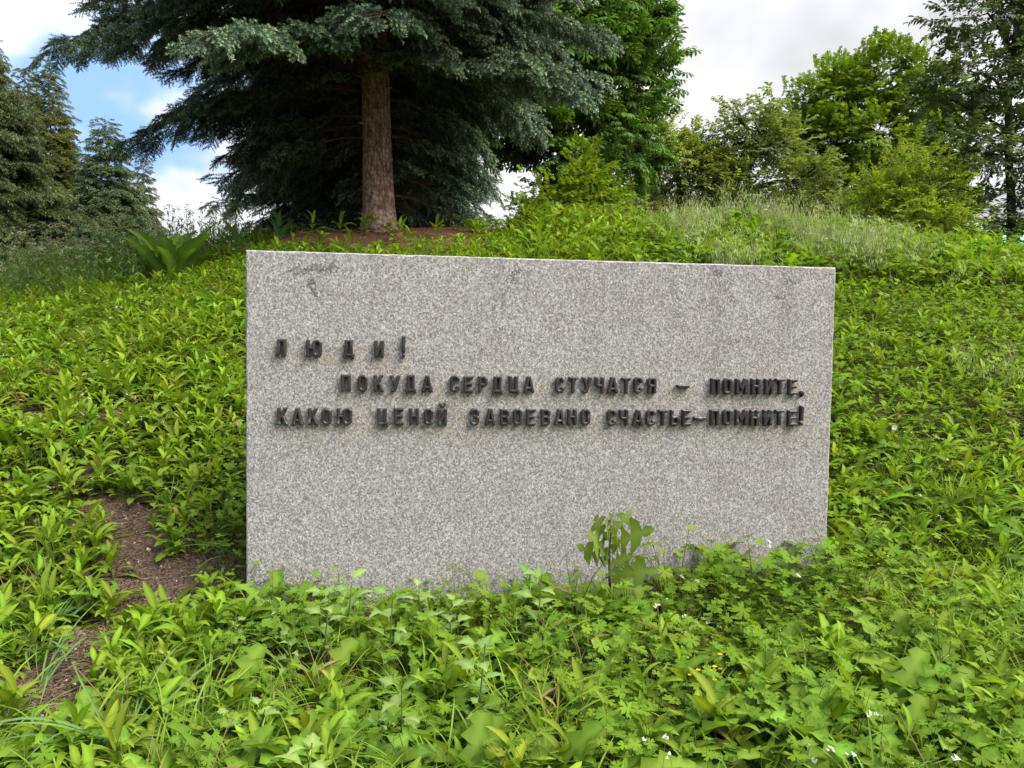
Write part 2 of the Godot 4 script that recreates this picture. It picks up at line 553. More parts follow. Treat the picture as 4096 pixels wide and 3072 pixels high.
func granite_image(w: int, h: int, text_stains: bool) -> Array:
	var grain := FastNoiseLite.new()
	grain.noise_type = FastNoiseLite.TYPE_CELLULAR
	grain.cellular_return_type = FastNoiseLite.RETURN_CELL_VALUE
	grain.seed = 2
	grain.frequency = 0.25
	var big := grain.duplicate()
	big.seed = 9
	big.frequency = 0.12
	var blot := FastNoiseLite.new()
	blot.seed = 77
	blot.frequency = 0.006
	blot.fractal_octaves = 4
	var a := grain.get_image(w, h).get_data()
	var b: PackedByteArray = big.get_image(w, h).get_data()
	var cl := blot.get_image(w, h).get_data()
	blot.seed = 78
	blot.frequency = 0.02
	var dl := blot.get_image(w, h).get_data()
	var out := PackedByteArray()
	out.resize(w * h * 3)
	var lines := [[0.916, 0.12, 2.90], [1.078, 0.42, 2.90], [1.245, 0.12, 0.80]]
	var marks := [[0.24, 1.655, 0.05, 0.018], [0.40, 1.672, 0.075, 0.022], [0.305, 1.60, 0.014, 0.03], [0.325, 1.565, 0.022, 0.022], [2.44, 1.57, 0.022, 0.016], [2.75, 1.665, 0.05, 0.012], [2.45, 1.35, 0.02, 0.014], [1.19, 1.50, 0.012, 0.008], [2.37, 1.70, 0.03, 0.02], [2.70, 1.585, 0.05, 0.008], [1.30, 1.66, 0.03, 0.03], [0.83, 0.02, 0.2, 0.03], [0.12, 0.06, 0.15, 0.09]]
	var runs := [[2.36, 0.09, 0.85], [2.12, 0.05, 0.5], [1.86, 0.07, 0.45], [1.22, 0.06, 0.4], [0.36, 0.08, 0.25], [2.74, 0.07, 0.5], [0.62, 0.04, 0.3]]
	var at := 0
	for y in h:
		var up := (1.0 - (y + 0.5) / h) * SLAB_H
		for x in w:
			var acr := (x + 0.5) / w * SLAB_W
			var k := y * w + x
			var g := a[k] / 255.0
			var g2 := b[k] / 255.0
			var v := 0.47
			if g < 0.22:
				v = 0.10 + g * 0.5
			elif g < 0.42:
				v = 0.28
			elif g > 0.72:
				v = 0.78
			if g2 < 0.09:
				v *= 0.6
			elif g2 > 0.88:
				v = v * 0.6 + 0.34
			var red := 1.0
			var gre := 0.985
			var blu := 0.985
			if text_stains:
				var n1 := cl[k] / 255.0
				var n2 := dl[k] / 255.0
				# pinkish feldspar patches towards one side
				var pink := clampf((n1 - 0.38) * 2.0 + (acr - 1.6) * 0.22, 0.0, 1.0)
				gre -= 0.04 * pink
				blu -= 0.03 * pink
				v *= 1.0 - 0.07 * pink
				# rust that ran from the letters
				for ln in lines:
					if acr > ln[1] and acr < ln[2] and up < ln[0] + 0.05 and up > ln[0] - 0.13:
						var fall: float = clampf((up - ln[0] + 0.13) / 0.12, 0.0, 1.0)
						var st: float = clampf((n2 - 0.30) * 2.2, 0.0, 1.0) * fall
						gre -= 0.055 * st
						blu -= 0.17 * st
						v *= 1.0 - 0.03 * st
				# dark rain runs from the top edge
				for run in runs:
					var off: float = absf(acr - run[0] - 0.02 * (n1 - 0.5)) / run[1]
					if off < 1.0 and up > SLAB_H - run[2] and g < 0.75:
						v *= 1.0 - 0.20 * (1.0 - off) * clampf(n2 * 1.6, 0.0, 1.0) * clampf((up - SLAB_H + run[2]) / 0.25, 0.0, 1.0)
				for q in marks:
					var dx: float = (acr - q[0]) / q[2]
					var dy: float = (up - q[1]) / q[3]
					var dd := dx * dx + dy * dy
					if dd < 5.0 and dd * 0.35 + n2 * 1.6 + g * 1.1 < 1.68:
						v *= 0.6
						blu *= 0.93
			v = pow(clampf(v * 0.565, 0.0, 1.0), 1.0 / 2.2) * 255.0
			out[at] = int(clampf(v * pow(red, 0.4545), 0, 255))
			out[at + 1] = int(clampf(v * pow(gre, 0.4545), 0, 255))
			out[at + 2] = int(clampf(v * pow(blu, 0.4545), 0, 255))
			at += 3
	var relief := PackedByteArray()
	relief.resize(w * h)
	for k in w * h:
		relief[k] = (int(a[k]) + int(b[k])) / 2
	return [Image.create_from_data(w, h, false, Image.FORMAT_RGB8, out), Image.create_from_data(w, h, false, Image.FORMAT_L8, relief)]


func build_slab() -> void:
	var ims := granite_image(1800, 1048, true)
	var face := StandardMaterial3D.new()
	face.resource_name = "granite_face"
	face.albedo_texture = ImageTexture.create_from_image(ims[0])
	face.roughness = 0.8
	face.metallic_specular = 0.4
	var bump: Image = ims[1]
	bump.convert(Image.FORMAT_RGBA8)
	bump.bump_map_to_normal_map(1.2)
	face.normal_enabled = true
	face.normal_texture = ImageTexture.create_from_image(bump)
	face.normal_scale = 0.8
	var other := granite_image(512, 512, false)
	var rough := StandardMaterial3D.new()
	rough.resource_name = "granite_edge"
	rough.albedo_texture = ImageTexture.create_from_image(other[0])
	rough.roughness = 0.85
	rough.uv1_triplanar = true
	rough.uv1_scale = Vector3(1.2, 1.2, 1.2)

	var b := Basis(Vector3.UP, SLAB_YAW) * Basis(Vector3.BACK, SLAB_ROLL)
	var root := thing("memorial_slab", "grey speckled granite slab with three lines of dark raised letters", "monument", SLAB_AT)
	root.basis = b
	# face with an uneven chipped arris: a ring of points round the rim
	var th := 0.38
	var m := Mesher.new()
	var back := Mesher.new()
	var rim_in := []
	var rim_out := []
	var rim_back := []
	var nx := 90
	var ny := 52
	var edge := FastNoiseLite.new()
	edge.frequency = 6.0
	edge.seed = 4
	edge.fractal_octaves = 3
	var pts := []
	for k in nx:
		pts.append([Vector2(SLAB_W * k / nx, 0), Vector2(0, -1)])
	for k in ny:
		pts.append([Vector2(SLAB_W, SLAB_H * k / ny), Vector2(1, 0)])
	for k in nx:
		pts.append([Vector2(SLAB_W * (1.0 - float(k) / nx), SLAB_H), Vector2(0, 1)])
	for k in ny:
		pts.append([Vector2(0, SLAB_H * (1.0 - float(k) / ny)), Vector2(-1, 0)])
	var centre := Vector2(SLAB_W, SLAB_H) / 2.0
	for q in pts:
		var p: Vector2 = q[0]
		var chip := 0.004 + 0.0035 * absf(edge.get_noise_2d(p.x, p.y)) * 2.0 + 0.03 * maxf(0.0, edge.get_noise_2d(p.x * 1.7, p.y * 1.7 + 5.0) - 0.42)
		var inner := Vector2(clampf(p.x, chip, SLAB_W - chip), clampf(p.y, chip, SLAB_H - chip))
		var outer: Vector2 = p + q[1] * edge.get_noise_2d(p.y + 9.0, p.x) * 0.002
		rim_in.append(Vector3(inner.x, inner.y, 0))
		rim_out.append(Vector3(outer.x, outer.y, -chip))
		rim_back.append(Vector3(outer.x, outer.y, -th))
	var mid := m.put(Vector3(centre.x, centre.y, 0), Vector3.BACK, Color.WHITE, Vector2(0.5, 0.5))
	var cnt := pts.size()
	var k0 := m.v.size()
	for p in rim_in:
		m.put(p, Vector3.BACK, Color.WHITE, Vector2(p.x / SLAB_W, 1.0 - p.y / SLAB_H))
	for k in cnt:
		m.tri(mid, k0 + k, k0 + (k + 1) % cnt)
	for k in cnt:
		var e := (k + 1) % cnt
		var side: Vector3 = Vector3(pts[k][1].x, pts[k][1].y, 0)
		var slant := (side + Vector3.BACK).normalized()
		var a := back.put(rim_in[k], slant)
		back.put(rim_in[e], slant)
		back.put(rim_out[e], slant)
		back.put(rim_out[k], slant)
		back.quad(a, a + 1, a + 2, a + 3)
		a = back.put(rim_out[k], side)
		back.put(rim_out[e], side)
		back.put(rim_back[e], side)
		back.put(rim_back[k], side)
		back.quad(a, a + 1, a + 2, a + 3)
	var bm := back.put(Vector3(centre.x, centre.y, -th), Vector3.FORWARD)
	k0 = back.v.size()
	for p in rim_back:
		back.put(p, Vector3.FORWARD)
	for k in cnt:
		back.tri(bm, k0 + k, k0 + (k + 1) % cnt)
	var am := m.mesh(face)
	var arr := back.mesh(rough).surface_get_arrays(0)
	am.add_surface_from_arrays(Mesh.PRIMITIVE_TRIANGLES, arr)
	am.surface_set_material(1, rough)
	part("slab", am, root)
	# footing set back under the slab
	var foot := BoxMesh.new()
	foot.size = Vector3(SLAB_W - 0.3, 0.5, 0.26)
	foot.material = rough
	part("footing", foot, root, Transform3D(Basis.IDENTITY, Vector3(SLAB_W / 2.0, -0.252, -0.22)))

	# letters
	var bronze := StandardMaterial3D.new()
	bronze.resource_name = "bronze"
	bronze.roughness = 0.42
	bronze.metallic = 0.5
	bronze.metallic_specular = 0.5
	bronze.albedo_color = Color.WHITE
	var pat := FastNoiseLite.new()
	pat.seed = 31
	pat.frequency = 0.012
	pat.fractal_octaves = 5
	var tex := NoiseTexture2D.new()
	tex.width = 512
	tex.height = 512
	tex.seamless = true
	tex.noise = pat
	var ramp := Gradient.new()
	ramp.offsets = PackedFloat32Array([0.0, 0.45, 0.74, 0.80, 0.92])
	ramp.colors = PackedColorArray([Color(0.17, 0.155, 0.16), Color(0.235, 0.215, 0.215), Color(0.26, 0.24, 0.235), Color(0.30, 0.32, 0.31), Color(0.50, 0.55, 0.54)])
	tex.color_ramp = ramp
	bronze.albedo_texture = tex
	bronze.uv1_triplanar = true
	bronze.uv1_world_triplanar = true
	bronze.uv1_scale = Vector3(2.2, 2.2, 2.2)
	mat["bronze"] = bronze
	var shapes := {}
	var rows := [
		["ЛЮДИ!", 1.247, [0.166, 0.322, 0.486, 0.632, 0.751]],
		["ПОКУДАСЕРДЦАСТУЧАТСЯ–ПОМНИТЕ,", 1.079, [0.474, 0.554, 0.633, 0.712, 0.787, 0.867, 1.003, 1.07, 1.143, 1.216, 1.299, 1.375, 1.532, 1.6, 1.672, 1.737, 1.806, 1.876, 1.94, 2.011, 2.178, 2.351, 2.418, 2.494, 2.571, 2.644, 2.705, 2.775, 2.828]],
		["КАКОЮЦЕНОЙЗАВОЕВАНОСЧАСТЬЕ–ПОМНИТЕ!", 0.915, [0.176, 0.245, 0.319, 0.382, 0.467, 0.652, 0.73, 0.805, 0.876, 0.943, 1.103, 1.181, 1.254, 1.32, 1.387, 1.462, 1.535, 1.598, 1.668, 1.803, 1.867, 1.941, 2.009, 2.074, 2.138, 2.200, 2.271, 2.352, 2.42, 2.497, 2.569, 2.642, 2.707, 2.777, 2.83]]]
	for row in rows:
		for k in row[0].length():
			var ch: String = row[0][k]
			if not shapes.has(ch):
				shapes[ch] = letter_mesh(ch, 0.081, 0.028)
			var box: AABB = shapes[ch].get_aabb()
			var x: float = row[2][k] - box.position.x - box.size.x / 2.0
			var o := part("letter", shapes[ch], root, Transform3D(Basis(Vector3.BACK, rr(-0.012, 0.012)), Vector3(x, row[1] + rr(-0.0015, 0.0015), 0.001)))
			o.set_meta("label", "raised dark metal character %s" % ch)


# ------------------------------------------------------------------ leaves and small plants
# half width and forward shift of a leaf's edge at t along it
func edge_of(kind: String, t: float, k: int, side: int, s: float) -> Vector2:
	match kind:
		"lance":
			var w := pow(sin(PI * pow(t, 0.8)), 0.8) * (1.0 + 0.10 * (1.0 if (k + side) % 2 == 0 else -1.0) * s)
			return Vector2(maxf(w, 0.10 if t < 0.5 else 0.0), 0.0)
		"spoon":
			return Vector2(maxf(pow(sin(PI * pow(t, 1.5)), 0.7), 0.12 if t < 0.6 else 0.0), 0.0)
		"runcinate":
			var w := 0.25 + 0.75 * pow(t, 0.8) if t < 0.72 else pow((1.0 - t) / 0.28, 0.7)
			var saw := 1.0 if k % 2 == 0 else 0.48 + 0.15 * s
			return Vector2(w * (saw if t < 0.9 else 1.0) if t > 0.06 else 0.12, -0.035 if k % 2 == 0 else 0.02)
		"lobed":
			var lobe := [0.08, 0.08, 0.55, 0.16, 0.07, 0.80, 0.20, 0.08, 1.0, 0.62, 0.14, 0.30, 0.20, 0.0]
			var fwd := [0.0, 0.0, -0.03, 0.05, 0.0, -0.03, 0.05, 0.0, -0.05, 0.04, 0.0, 0.0, 0.0, 0.0]
			var f := t * 12.99
			var q := int(f)
			var u := f - q
			u = u * u * (3.0 - 2.0 * u)
			return Vector2(lerpf(lobe[q], lobe[q + 1], u) * (1.0 + 0.25 * s * (side - 0.5)), lerpf(fwd[q], fwd[q + 1], u))
		"goosefoot":
			if t < 0.30:
				return Vector2(0.05, 0.0)
			var u := (t - 0.30) / 0.70
			return Vector2((1.0 - u) * (1.0 + 0.16 * (1.0 if k % 2 == 0 else -1.0)) * (0.5 if u < 0.05 else 1.0), -0.03 if u < 0.2 else 0.0)
		"strap":
			return Vector2(minf(1.0, 3.5 * (1.0 - t)) * (0.75 + 0.25 * t), 0.0)
		"dock":
			return Vector2(pow(sin(PI * pow(clampf(t * 1.0, 0.0, 1.0), 0.85)), 0.65) * (1.0 + 0.13 * (1.0 if (k + side) % 2 == 0 else -1.0)) + (0.08 if t < 0.3 else 0.0), 0.0)
		"spiny":
			var w := pow(sin(PI * pow(t, 0.7)), 0.8)
			return Vector2(w * (1.0 if k % 2 == 0 else 0.32) + 0.03, -0.05 if k % 2 == 0 else 0.03)
	return Vector2(sin(PI * t), 0)


func leaf(kind: String, length: float, width: float, segs: int, lift: float, bend: float, fold: float, col: Color, wave := 0.0) -> Mesher:
	var m := Mesher.new()
	var p := Vector3.ZERO
	var ang := lift
	var s := rr(-1.0, 1.0)
	var tw := rr(-0.35, 0.35)
	for k in segs + 1:
		var t := float(k) / segs
		var dir := Vector3(0, sin(ang), cos(ang))
		var nn := Vector3(0, cos(ang), -sin(ang))
		var roll := Basis(dir, tw * t)
		var right := roll * Vector3.RIGHT
		nn = roll * nn
		var body := Color(col.r, col.g, col.b)
		var rib := Color(col.r * 1.5 + 0.02, col.g * 1.35 + 0.02, col.b * 1.7 + 0.01)
		for side in [0, 1]:
			var e := edge_of(kind, t, k, side, s)
			var sg := -1.0 if side == 0 else 1.0
			var w := e.x * width * 0.5
			var q := p + right * (sg * w * cos(fold)) + nn * (w * sin(fold) + wave * width * sin(t * 17.0 + side * 2.0 + s * 3.0) * minf(1.0, e.x)) + dir * (e.y * length)
			var face := (nn * cos(fold) - right * (sg * sin(fold))).normalized()
			var near_rib := p + right * (sg * minf(w * 0.5, width * 0.035))
			if side == 0:
				m.put(q, face, body)
				m.put(near_rib, nn, rib)
			else:
				m.put(near_rib, nn, rib)
				m.put(q, face, body)
		p += dir * (length / segs)
		ang -= bend / segs * (0.5 + t)
	for k in segs:
		var a := k * 4
		for c in 3:
			m.quad(a + c, a + c + 1, a + c + 5, a + c + 4)
	return m


# a round leaf cut into lobes, on a stalk that rises from the origin to its middle
func palmate(radius: float, lobes: int, col: Color, tilt: float) -> Mesher:
	var m := Mesher.new()
	var b := Basis(Vector3.RIGHT, tilt)
	var n0 := b * Vector3.UP
	var mid := m.put(Vector3.ZERO, n0, Color(col.r * 1.15, col.g * 1.08, col.b * 1.1))
	var span := TAU * 0.86
	for l in lobes:
		var a := -span / 2.0 + span * (l + 0.5) / lobes
		var half := span / lobes * 0.5
		var r := radius * rr(0.85, 1.1) * (0.85 + 0.15 * cos(a))
		var cup := rr(-0.15, 0.25)
		var ring := []
		for q in [[-half * 0.98, 0.30], [-half * 0.80, 0.80], [-half * 0.45, 1.0], [-half * 0.12, 0.80], [half * 0.25, 1.06], [half * 0.75, 0.80], [half * 0.98, 0.30]]:
			var ang: float = a + q[0]
			var rad: float = r * q[1]
			var p := Vector3(sin(ang) * rad, cup * rad * q[1] * 0.6, cos(ang) * rad)
			var nn := (Vector3.UP - Vector3(sin(ang), 0, cos(ang)) * cup * 0.8).normalized()
			ring.append(m.put(b * p, b * nn, col))
		for k in ring.size() - 1:
			m.tri(mid, ring[k], ring[k + 1])
	return m


func stem(pts: Array, r: float, col: Color, end_col = null) -> Mesher:
	var m := Mesher.new()
	var radii := []
	for k in pts.size():
		radii.append(lerpf(r, r * 0.45, float(k) / (pts.size() - 1)))
	m.tube(pts, radii, 4, col, end_col)
	return m


func aimed(at: Vector3, az: float, size := 1.0, roll := 0.0, pitch := 0.0) -> Transform3D:
	return Transform3D(Basis(Vector3.UP, az) * Basis(Vector3.RIGHT, -pitch) * Basis(Vector3.BACK, roll) * Basis.from_scale(Vector3.ONE * size), at)


var protos := {}      # species -> list of [ [part name, Mesher, Transform3D], ... ]
var leaf_kit := {}
var part_meshes := {}


func kit(called: String, make: Callable, count: int) -> Array:
	var list := []
	for k in count:
		list.append(make.call())
	leaf_kit[called] = list
	return list


func pick(list: Array):
	return list[rng.randi() % list.size()]


func make_kits() -> void:
	leafy("weed", 0.55, 0.9)
	kit("cress", func(): return leaf("lance", 0.115, rr(0.026, 0.036), 8, rr(0.45, 1.0), rr(0.4, 1.7), rr(0.15, 0.5), jitter(Color(0.138, 0.232, 0.015), 0.22), rr(0.02, 0.10)), 16)
	kit("cress_low", func(): return leaf("spoon", 0.11, rr(0.028, 0.038), 7, rr(0.3, 0.6), rr(0.5, 1.1), rr(0.15, 0.4), jitter(Color(0.124, 0.212, 0.018), 0.22), 0.07), 10)
	kit("dandelion", func(): return leaf("runcinate", 0.21, rr(0.055, 0.075), 14, rr(0.75, 1.3), rr(0.5, 2.0), rr(0.15, 0.5), jitter(Color(0.114, 0.212, 0.019), 0.2), rr(0.05, 0.13)), 12)
	kit("goosefoot", func(): return leaf("goosefoot", 0.085, rr(0.05, 0.066), 9, rr(0.35, 0.7), rr(0.6, 1.3), rr(0.1, 0.35), jitter(Color(0.150, 0.250, 0.060), 0.12), 0.03), 6)
	kit("cranesbill", func(): return palmate(rr(0.017, 0.025), 5, jitter(Color(0.130, 0.226, 0.020), 0.15), rr(-0.3, 0.6)), 8)
	kit("strap", func(): return leaf("strap", 0.26, rr(0.0045, 0.007), 7, rr(1.05, 1.4), rr(0.5, 1.9), 0.3, jitter(Color(0.118, 0.210, 0.020), 0.15)), 8)
	kit("bluestrap", func(): return leaf("strap", 0.30, rr(0.006, 0.010), 9, rr(0.95, 1.4), rr(0.7, 2.3), 0.5, jitter(Color(0.088, 0.165, 0.048), 0.14)), 10)
	kit("dock", func(): return leaf("dock", 0.52, rr(0.13, 0.19), 16, rr(1.0, 1.45), rr(0.3, 1.2), rr(0.15, 0.4), jitter(Color(0.100, 0.200, 0.032), 0.12), 0.06), 8)
	kit("spiny", func(): return leaf("spiny", 0.40, rr(0.13, 0.18), 16, rr(0.7, 1.25), rr(0.3, 1.1), rr(0.1, 0.4), jitter(Color(0.080, 0.160, 0.038), 0.12), 0.05), 8)
	kit("lobed", func(): return leaf("lobed", 0.20, rr(0.11, 0.13), 30, rr(0.7, 0.9), rr(0.1, 0.5), 0.12, jitter(Color(0.115, 0.190, 0.030), 0.10)), 4)
	kit("fern", func(): return leaf("spiny", 0.10, rr(0.018, 0.026), 12, rr(0.6, 1.1), rr(0.3, 1.0), 0.1, jitter(Color(0.105, 0.185, 0.045), 0.15)), 5)


func new_plant(species: String) -> Array:
	var out := []
	match species:
		"cress":
			var h := rr(0.05, 0.13)
			var lean := Vector3(rr(-0.02, 0.02), 0, rr(-0.02, 0.02))
			out.append(["stem", stem([Vector3(0, -0.03, 0), lean * 0.5 + Vector3.UP * h * 0.5, lean + Vector3.UP * h], 0.003, Color(0.11, 0.19, 0.05)), Transform3D.IDENTITY])
			var n := rng.randi_range(9, 13)
			var az := rr(0, TAU)
			for k in n:
				var t := float(k) / (n - 1)
				az += 2.4 + rr(-0.3, 0.3)
				var low := t < 0.35
				out.append(["leaf", pick(leaf_kit["cress_low" if low else "cress"]), aimed(lean * t + Vector3.UP * h * t, az, rr(0.8, 1.25) * (1.0 - 0.32 * t), rr(-0.3, 0.3), lerpf(-0.25, 0.45, t) + rr(-0.2, 0.2))])
		"dandelion":
			var n := rng.randi_range(7, 11)
			var az := rr(0, TAU)
			for k in n:
				az += 2.4 + rr(-0.3, 0.3)
				out.append(["leaf", pick(leaf_kit["dandelion"]), aimed(Vector3(0, -0.005, 0), az, rr(0.65, 1.15), rr(-0.3, 0.3), rr(-0.3, 0.15))])
		"goosefoot":
			var h := rr(0.16, 0.24)
			out.append(["stem", stem([Vector3(0, -0.03, 0), Vector3(rr(-0.01, 0.01), h * 0.5, 0), Vector3(rr(-0.02, 0.02), h, rr(-0.02, 0.02))], 0.0035, Color(0.13, 0.20, 0.06)), Transform3D.IDENTITY])
			var az := rr(0, TAU)
			for k in 9:
				var t := 0.25 + 0.75 * k / 8.0
				az += 2.4
				out.append(["leaf", pick(leaf_kit["goosefoot"]), aimed(Vector3.UP * h * t, az, rr(0.85, 1.2) * (1.15 - 0.5 * t), rr(-0.4, 0.4), rr(-0.2, 0.3))])
		"cranesbill":
			for k in rng.randi_range(13, 18):
				var az := rr(0, TAU)
				var reach := sqrt(rng.randf()) * 0.11
				var h := rr(0.06, 0.20) * (1.1 - reach * 3.0)
				var tip := Vector3(sin(az) * reach, h, cos(az) * reach)
				var st := stem([Vector3(tip.x * 0.15, -0.02, tip.z * 0.15), tip * 0.55 + Vector3.UP * 0.01, tip], 0.0012, Color(0.13, 0.17, 0.05))
				var lf := Mesher.new()
				lf.add(pick(leaf_kit["cranesbill"]), aimed(tip, az + rr(-0.6, 0.6), rr(0.75, 1.25), rr(-0.4, 0.4), -0.15))
				lf.add(st, Transform3D.IDENTITY)
				out.append(["leaf", lf, Transform3D.IDENTITY])
		"grass":
			var tuft := []
			for k in 26:
				var az := rr(0, TAU)
				var r := rr(0, 0.035)
				out.append(["blade", pick(leaf_kit["strap"]), aimed(Vector3(sin(az) * r, -0.01, cos(az) * r), az + rr(-0.5, 0.5), rr(0.5, 1.15), rr(-0.4, 0.4), rr(-0.25, 0.15))])
		"goatsbeard":
			for k in rng.randi_range(11, 16):
				var az := rr(0, TAU)
				out.append(["blade", pick(leaf_kit["bluestrap"]), aimed(Vector3(sin(az), 0, cos(az)) * rr(0, 0.012) + Vector3.UP * rr(-0.01, 0.04), az, rr(0.65, 1.25), rr(-0.4, 0.4), rr(-0.35, 0.1))])
		"brome":
			for k in 6:
				var az := rr(0, TAU)
				var h := rr(0.36, 0.56)
				var lean := Vector3(sin(az), 0, cos(az))
				var p := [Vector3.ZERO + lean * 0.01, lean * 0.03 + Vector3.UP * h * 0.6, lean * 0.09 + Vector3.UP * h, lean * 0.16 + Vector3.UP * h * 1.03]
				var st := stem(p, 0.0012, Color(0.16, 0.23, 0.07), Color(0.24, 0.28, 0.13))
				for q in 20:
					var t := rr(0.55, 1.0)
					var a2 := rr(0, TAU)
					var o: Vector3 = p[1].lerp(p[3], (t - 0.55) / 0.45)
					var hang := o + Vector3(sin(a2), 0, cos(a2)) * rr(0.02, 0.055) + lean * rr(0.0, 0.05) - Vector3.UP * rr(0.01, 0.05)
					var side := Vector3(cos(a2), 0, -sin(a2)) * 0.0035
					var tip := hang - Vector3.UP * rr(0.025, 0.04) + lean * 0.012
					var cc := jitter(Color(0.33, 0.395, 0.22), 0.12)
					st.flat(o, hang, o + side * 0.3, cc)
					st.flat(hang, hang.lerp(tip, 0.4) + side, tip, cc)
					st.flat(hang, tip, hang.lerp(tip, 0.4) - side, cc)
				out.append(["culm", st, Transform3D.IDENTITY])
			for k in 9:
				var az := rr(0, TAU)
				out.append(["blade", pick(leaf_kit["strap"]), aimed(Vector3(sin(az) * 0.02, 0, cos(az) * 0.02), az, rr(0.6, 1.0), 0.0, rr(-0.2, 0.1))])
		"yarrow":
			for k in 3:
				var h := rr(0.32, 0.55)
				var top := Vector3(rr(-0.1, 0.1), h, rr(-0.1, 0.1))
				var st := stem([Vector3(rr(-0.03, 0.03), -0.02, rr(-0.03, 0.03)), top * 0.5 + Vector3(rr(-0.02, 0.02), 0, 0), top], 0.0018, Color(0.12, 0.18, 0.07))
				for q in 7:
					var a := rr(0, TAU)
					var e := top + Vector3(sin(a) * rr(0.0, 0.03), rr(-0.015, 0.012), cos(a) * rr(0.0, 0.03))
					var r := 0.007
					st.flat(e + Vector3(-r, 0, -r), e + Vector3(r, 0, -r), e + Vector3(0, 0.004, r), Color(0.48, 0.48, 0.38))
					st.flat(e + Vector3(-r, 0.002, r), e + Vector3(0, 0.006, -r), e + Vector3(r, 0.002, r), Color(0.50, 0.50, 0.40))
				out.append(["flower_stalk", st, Transform3D.IDENTITY])
				for q in 9:
					var t := rr(0.1, 0.85)
					out.append(["leaf", pick(leaf_kit["fern"]), aimed(top * t, rr(0, TAU), rr(0.6, 1.2) * (1.2 - t * 0.7), 0.0, rr(-0.3, 0.2))])
		"dock":
			var az := rr(0, TAU)
			for k in 17:
				az += 2.4 + rr(-0.3, 0.3)
				out.append(["leaf", pick(leaf_kit["dock"]), aimed(Vector3(sin(az), 0, cos(az)) * 0.02 - Vector3.UP * 0.02, az, rr(0.75, 1.15), rr(-0.4, 0.4), rr(-0.25, 0.1))])
		"thistle":
			var az := rr(0, TAU)
			out.append(["stem", stem([Vector3(0, -0.03, 0), Vector3(0, 0.15, 0), Vector3(0.02, 0.30, 0)], 0.009, Color(0.08, 0.13, 0.05)), Transform3D.IDENTITY])
			for k in 13:
				az += 2.4 + rr(-0.3, 0.3)
				out.append(["leaf", pick(leaf_kit["spiny"]), aimed(Vector3.UP * 0.022 * k, az, rr(0.8, 1.1) * (1.0 - 0.035 * k), rr(-0.3, 0.3), rr(-0.1, 0.2))])
		"cinquefoil":
			for k in 7:
				var az := rr(0, TAU)
				var tip := Vector3(sin(az) * rr(0.02, 0.10), rr(0.10, 0.19), cos(az) * rr(0.02, 0.10))
				out.append(["stem", stem([Vector3(0, -0.02, 0), tip * 0.6, tip], 0.0011, Color(0.13, 0.18, 0.06)), Transform3D.IDENTITY])
				var fl := Mesher.new()
				for q in 5:
					var a := TAU * q / 5.0
					var b := Vector3(sin(a), 0.25, cos(a)) * 0.0085
					var s := Vector3(cos(a), 0, -sin(a)) * 0.0045
					fl.flat(tip, tip + b * 0.8 - s, tip + b, Color(0.75, 0.52, 0.02))
					fl.flat(tip, tip + b, tip + b * 0.8 + s, Color(0.78, 0.55, 0.02))
				out.append(["flower", fl, Transform3D.IDENTITY])
			for k in 6:
				out.append(["leaf", pick(leaf_kit["cranesbill"]), aimed(Vector3(rr(-0.08, 0.08), rr(0.04, 0.1), rr(-0.08, 0.08)), rr(0, TAU), 0.8)])
		"dry":
			for k in 4:
				var az := rr(0, TAU)
				var tip := Vector3(sin(az) * rr(0.02, 0.16), rr(0.03, 0.22), cos(az) * rr(0.02, 0.16))
				var cc := jitter(Color(0.26, 0.205, 0.125), 0.25)
				out.append(["stalk", stem([Vector3(0, -0.01, 0), tip * 0.5 + Vector3.UP * 0.02, tip], 0.0016, cc), Transform3D.IDENTITY])
				out.append(["leaf", leaf("lance", rr(0.05, 0.09), rr(0.012, 0.02), 5, rr(-0.2, 0.5), rr(0.5, 2.5), rr(0.5, 1.0), jitter(Color(0.22, 0.17, 0.08) if k % 2 == 0 else Color(0.22, 0.24, 0.05), 0.2), 0.1), aimed(tip * rr(0.1, 0.8), rr(0, TAU), 1.0)])
		"speedwell":
			# a loose spray of tiny pale flowers
			for k in 3:
				var tip := Vector3(rr(-0.07, 0.07), rr(0.10, 0.20), rr(-0.07, 0.07))
				var st := stem([Vector3(tip.x * 0.3, -0.02, tip.z * 0.3), tip * 0.6, tip], 0.0009, Color(0.14, 0.19, 0.07))
				for q in 4:
					var e := tip + Vector3(rr(-0.008, 0.008), rr(-0.006, 0.004), rr(-0.008, 0.008))
					var r := rr(0.003, 0.004)
					st.flat(e + Vector3(-r, 0, -r), e + Vector3(r, 0, -r), e + Vector3(0, r, r), Color(0.62, 0.62, 0.62))
					st.flat(e + Vector3(-r, 0, r), e + Vector3(0, r, -r), e + Vector3(r, 0, r), Color(0.58, 0.58, 0.64))
				out.append(["flower_stalk", st, Transform3D.IDENTITY])
	return out


func proto(species: String, k: int) -> Array:
	return protos[species][k % protos[species].size()]


func merged(spec: Array, m: Material) -> ArrayMesh:
	var all := Mesher.new()
	for q in spec:
		all.add(q[1], q[2])
	return all.mesh(m)


# a plant as a thing of its own, every leaf and stem a part
func plant_thing(called: String, spec: Array, label: String, category: String, at: Vector3, turn: float, size: float, group: String, m: Material) -> Node3D:
	var o := thing(called, label, category, at, turn, group)
	o.scale = Vector3.ONE * size
	for q in spec:
		if not part_meshes.has(q[1]):
			part_meshes[q[1]] = q[1].mesh()
		part(q[0], part_meshes[q[1]], o, q[2], m)
	return o


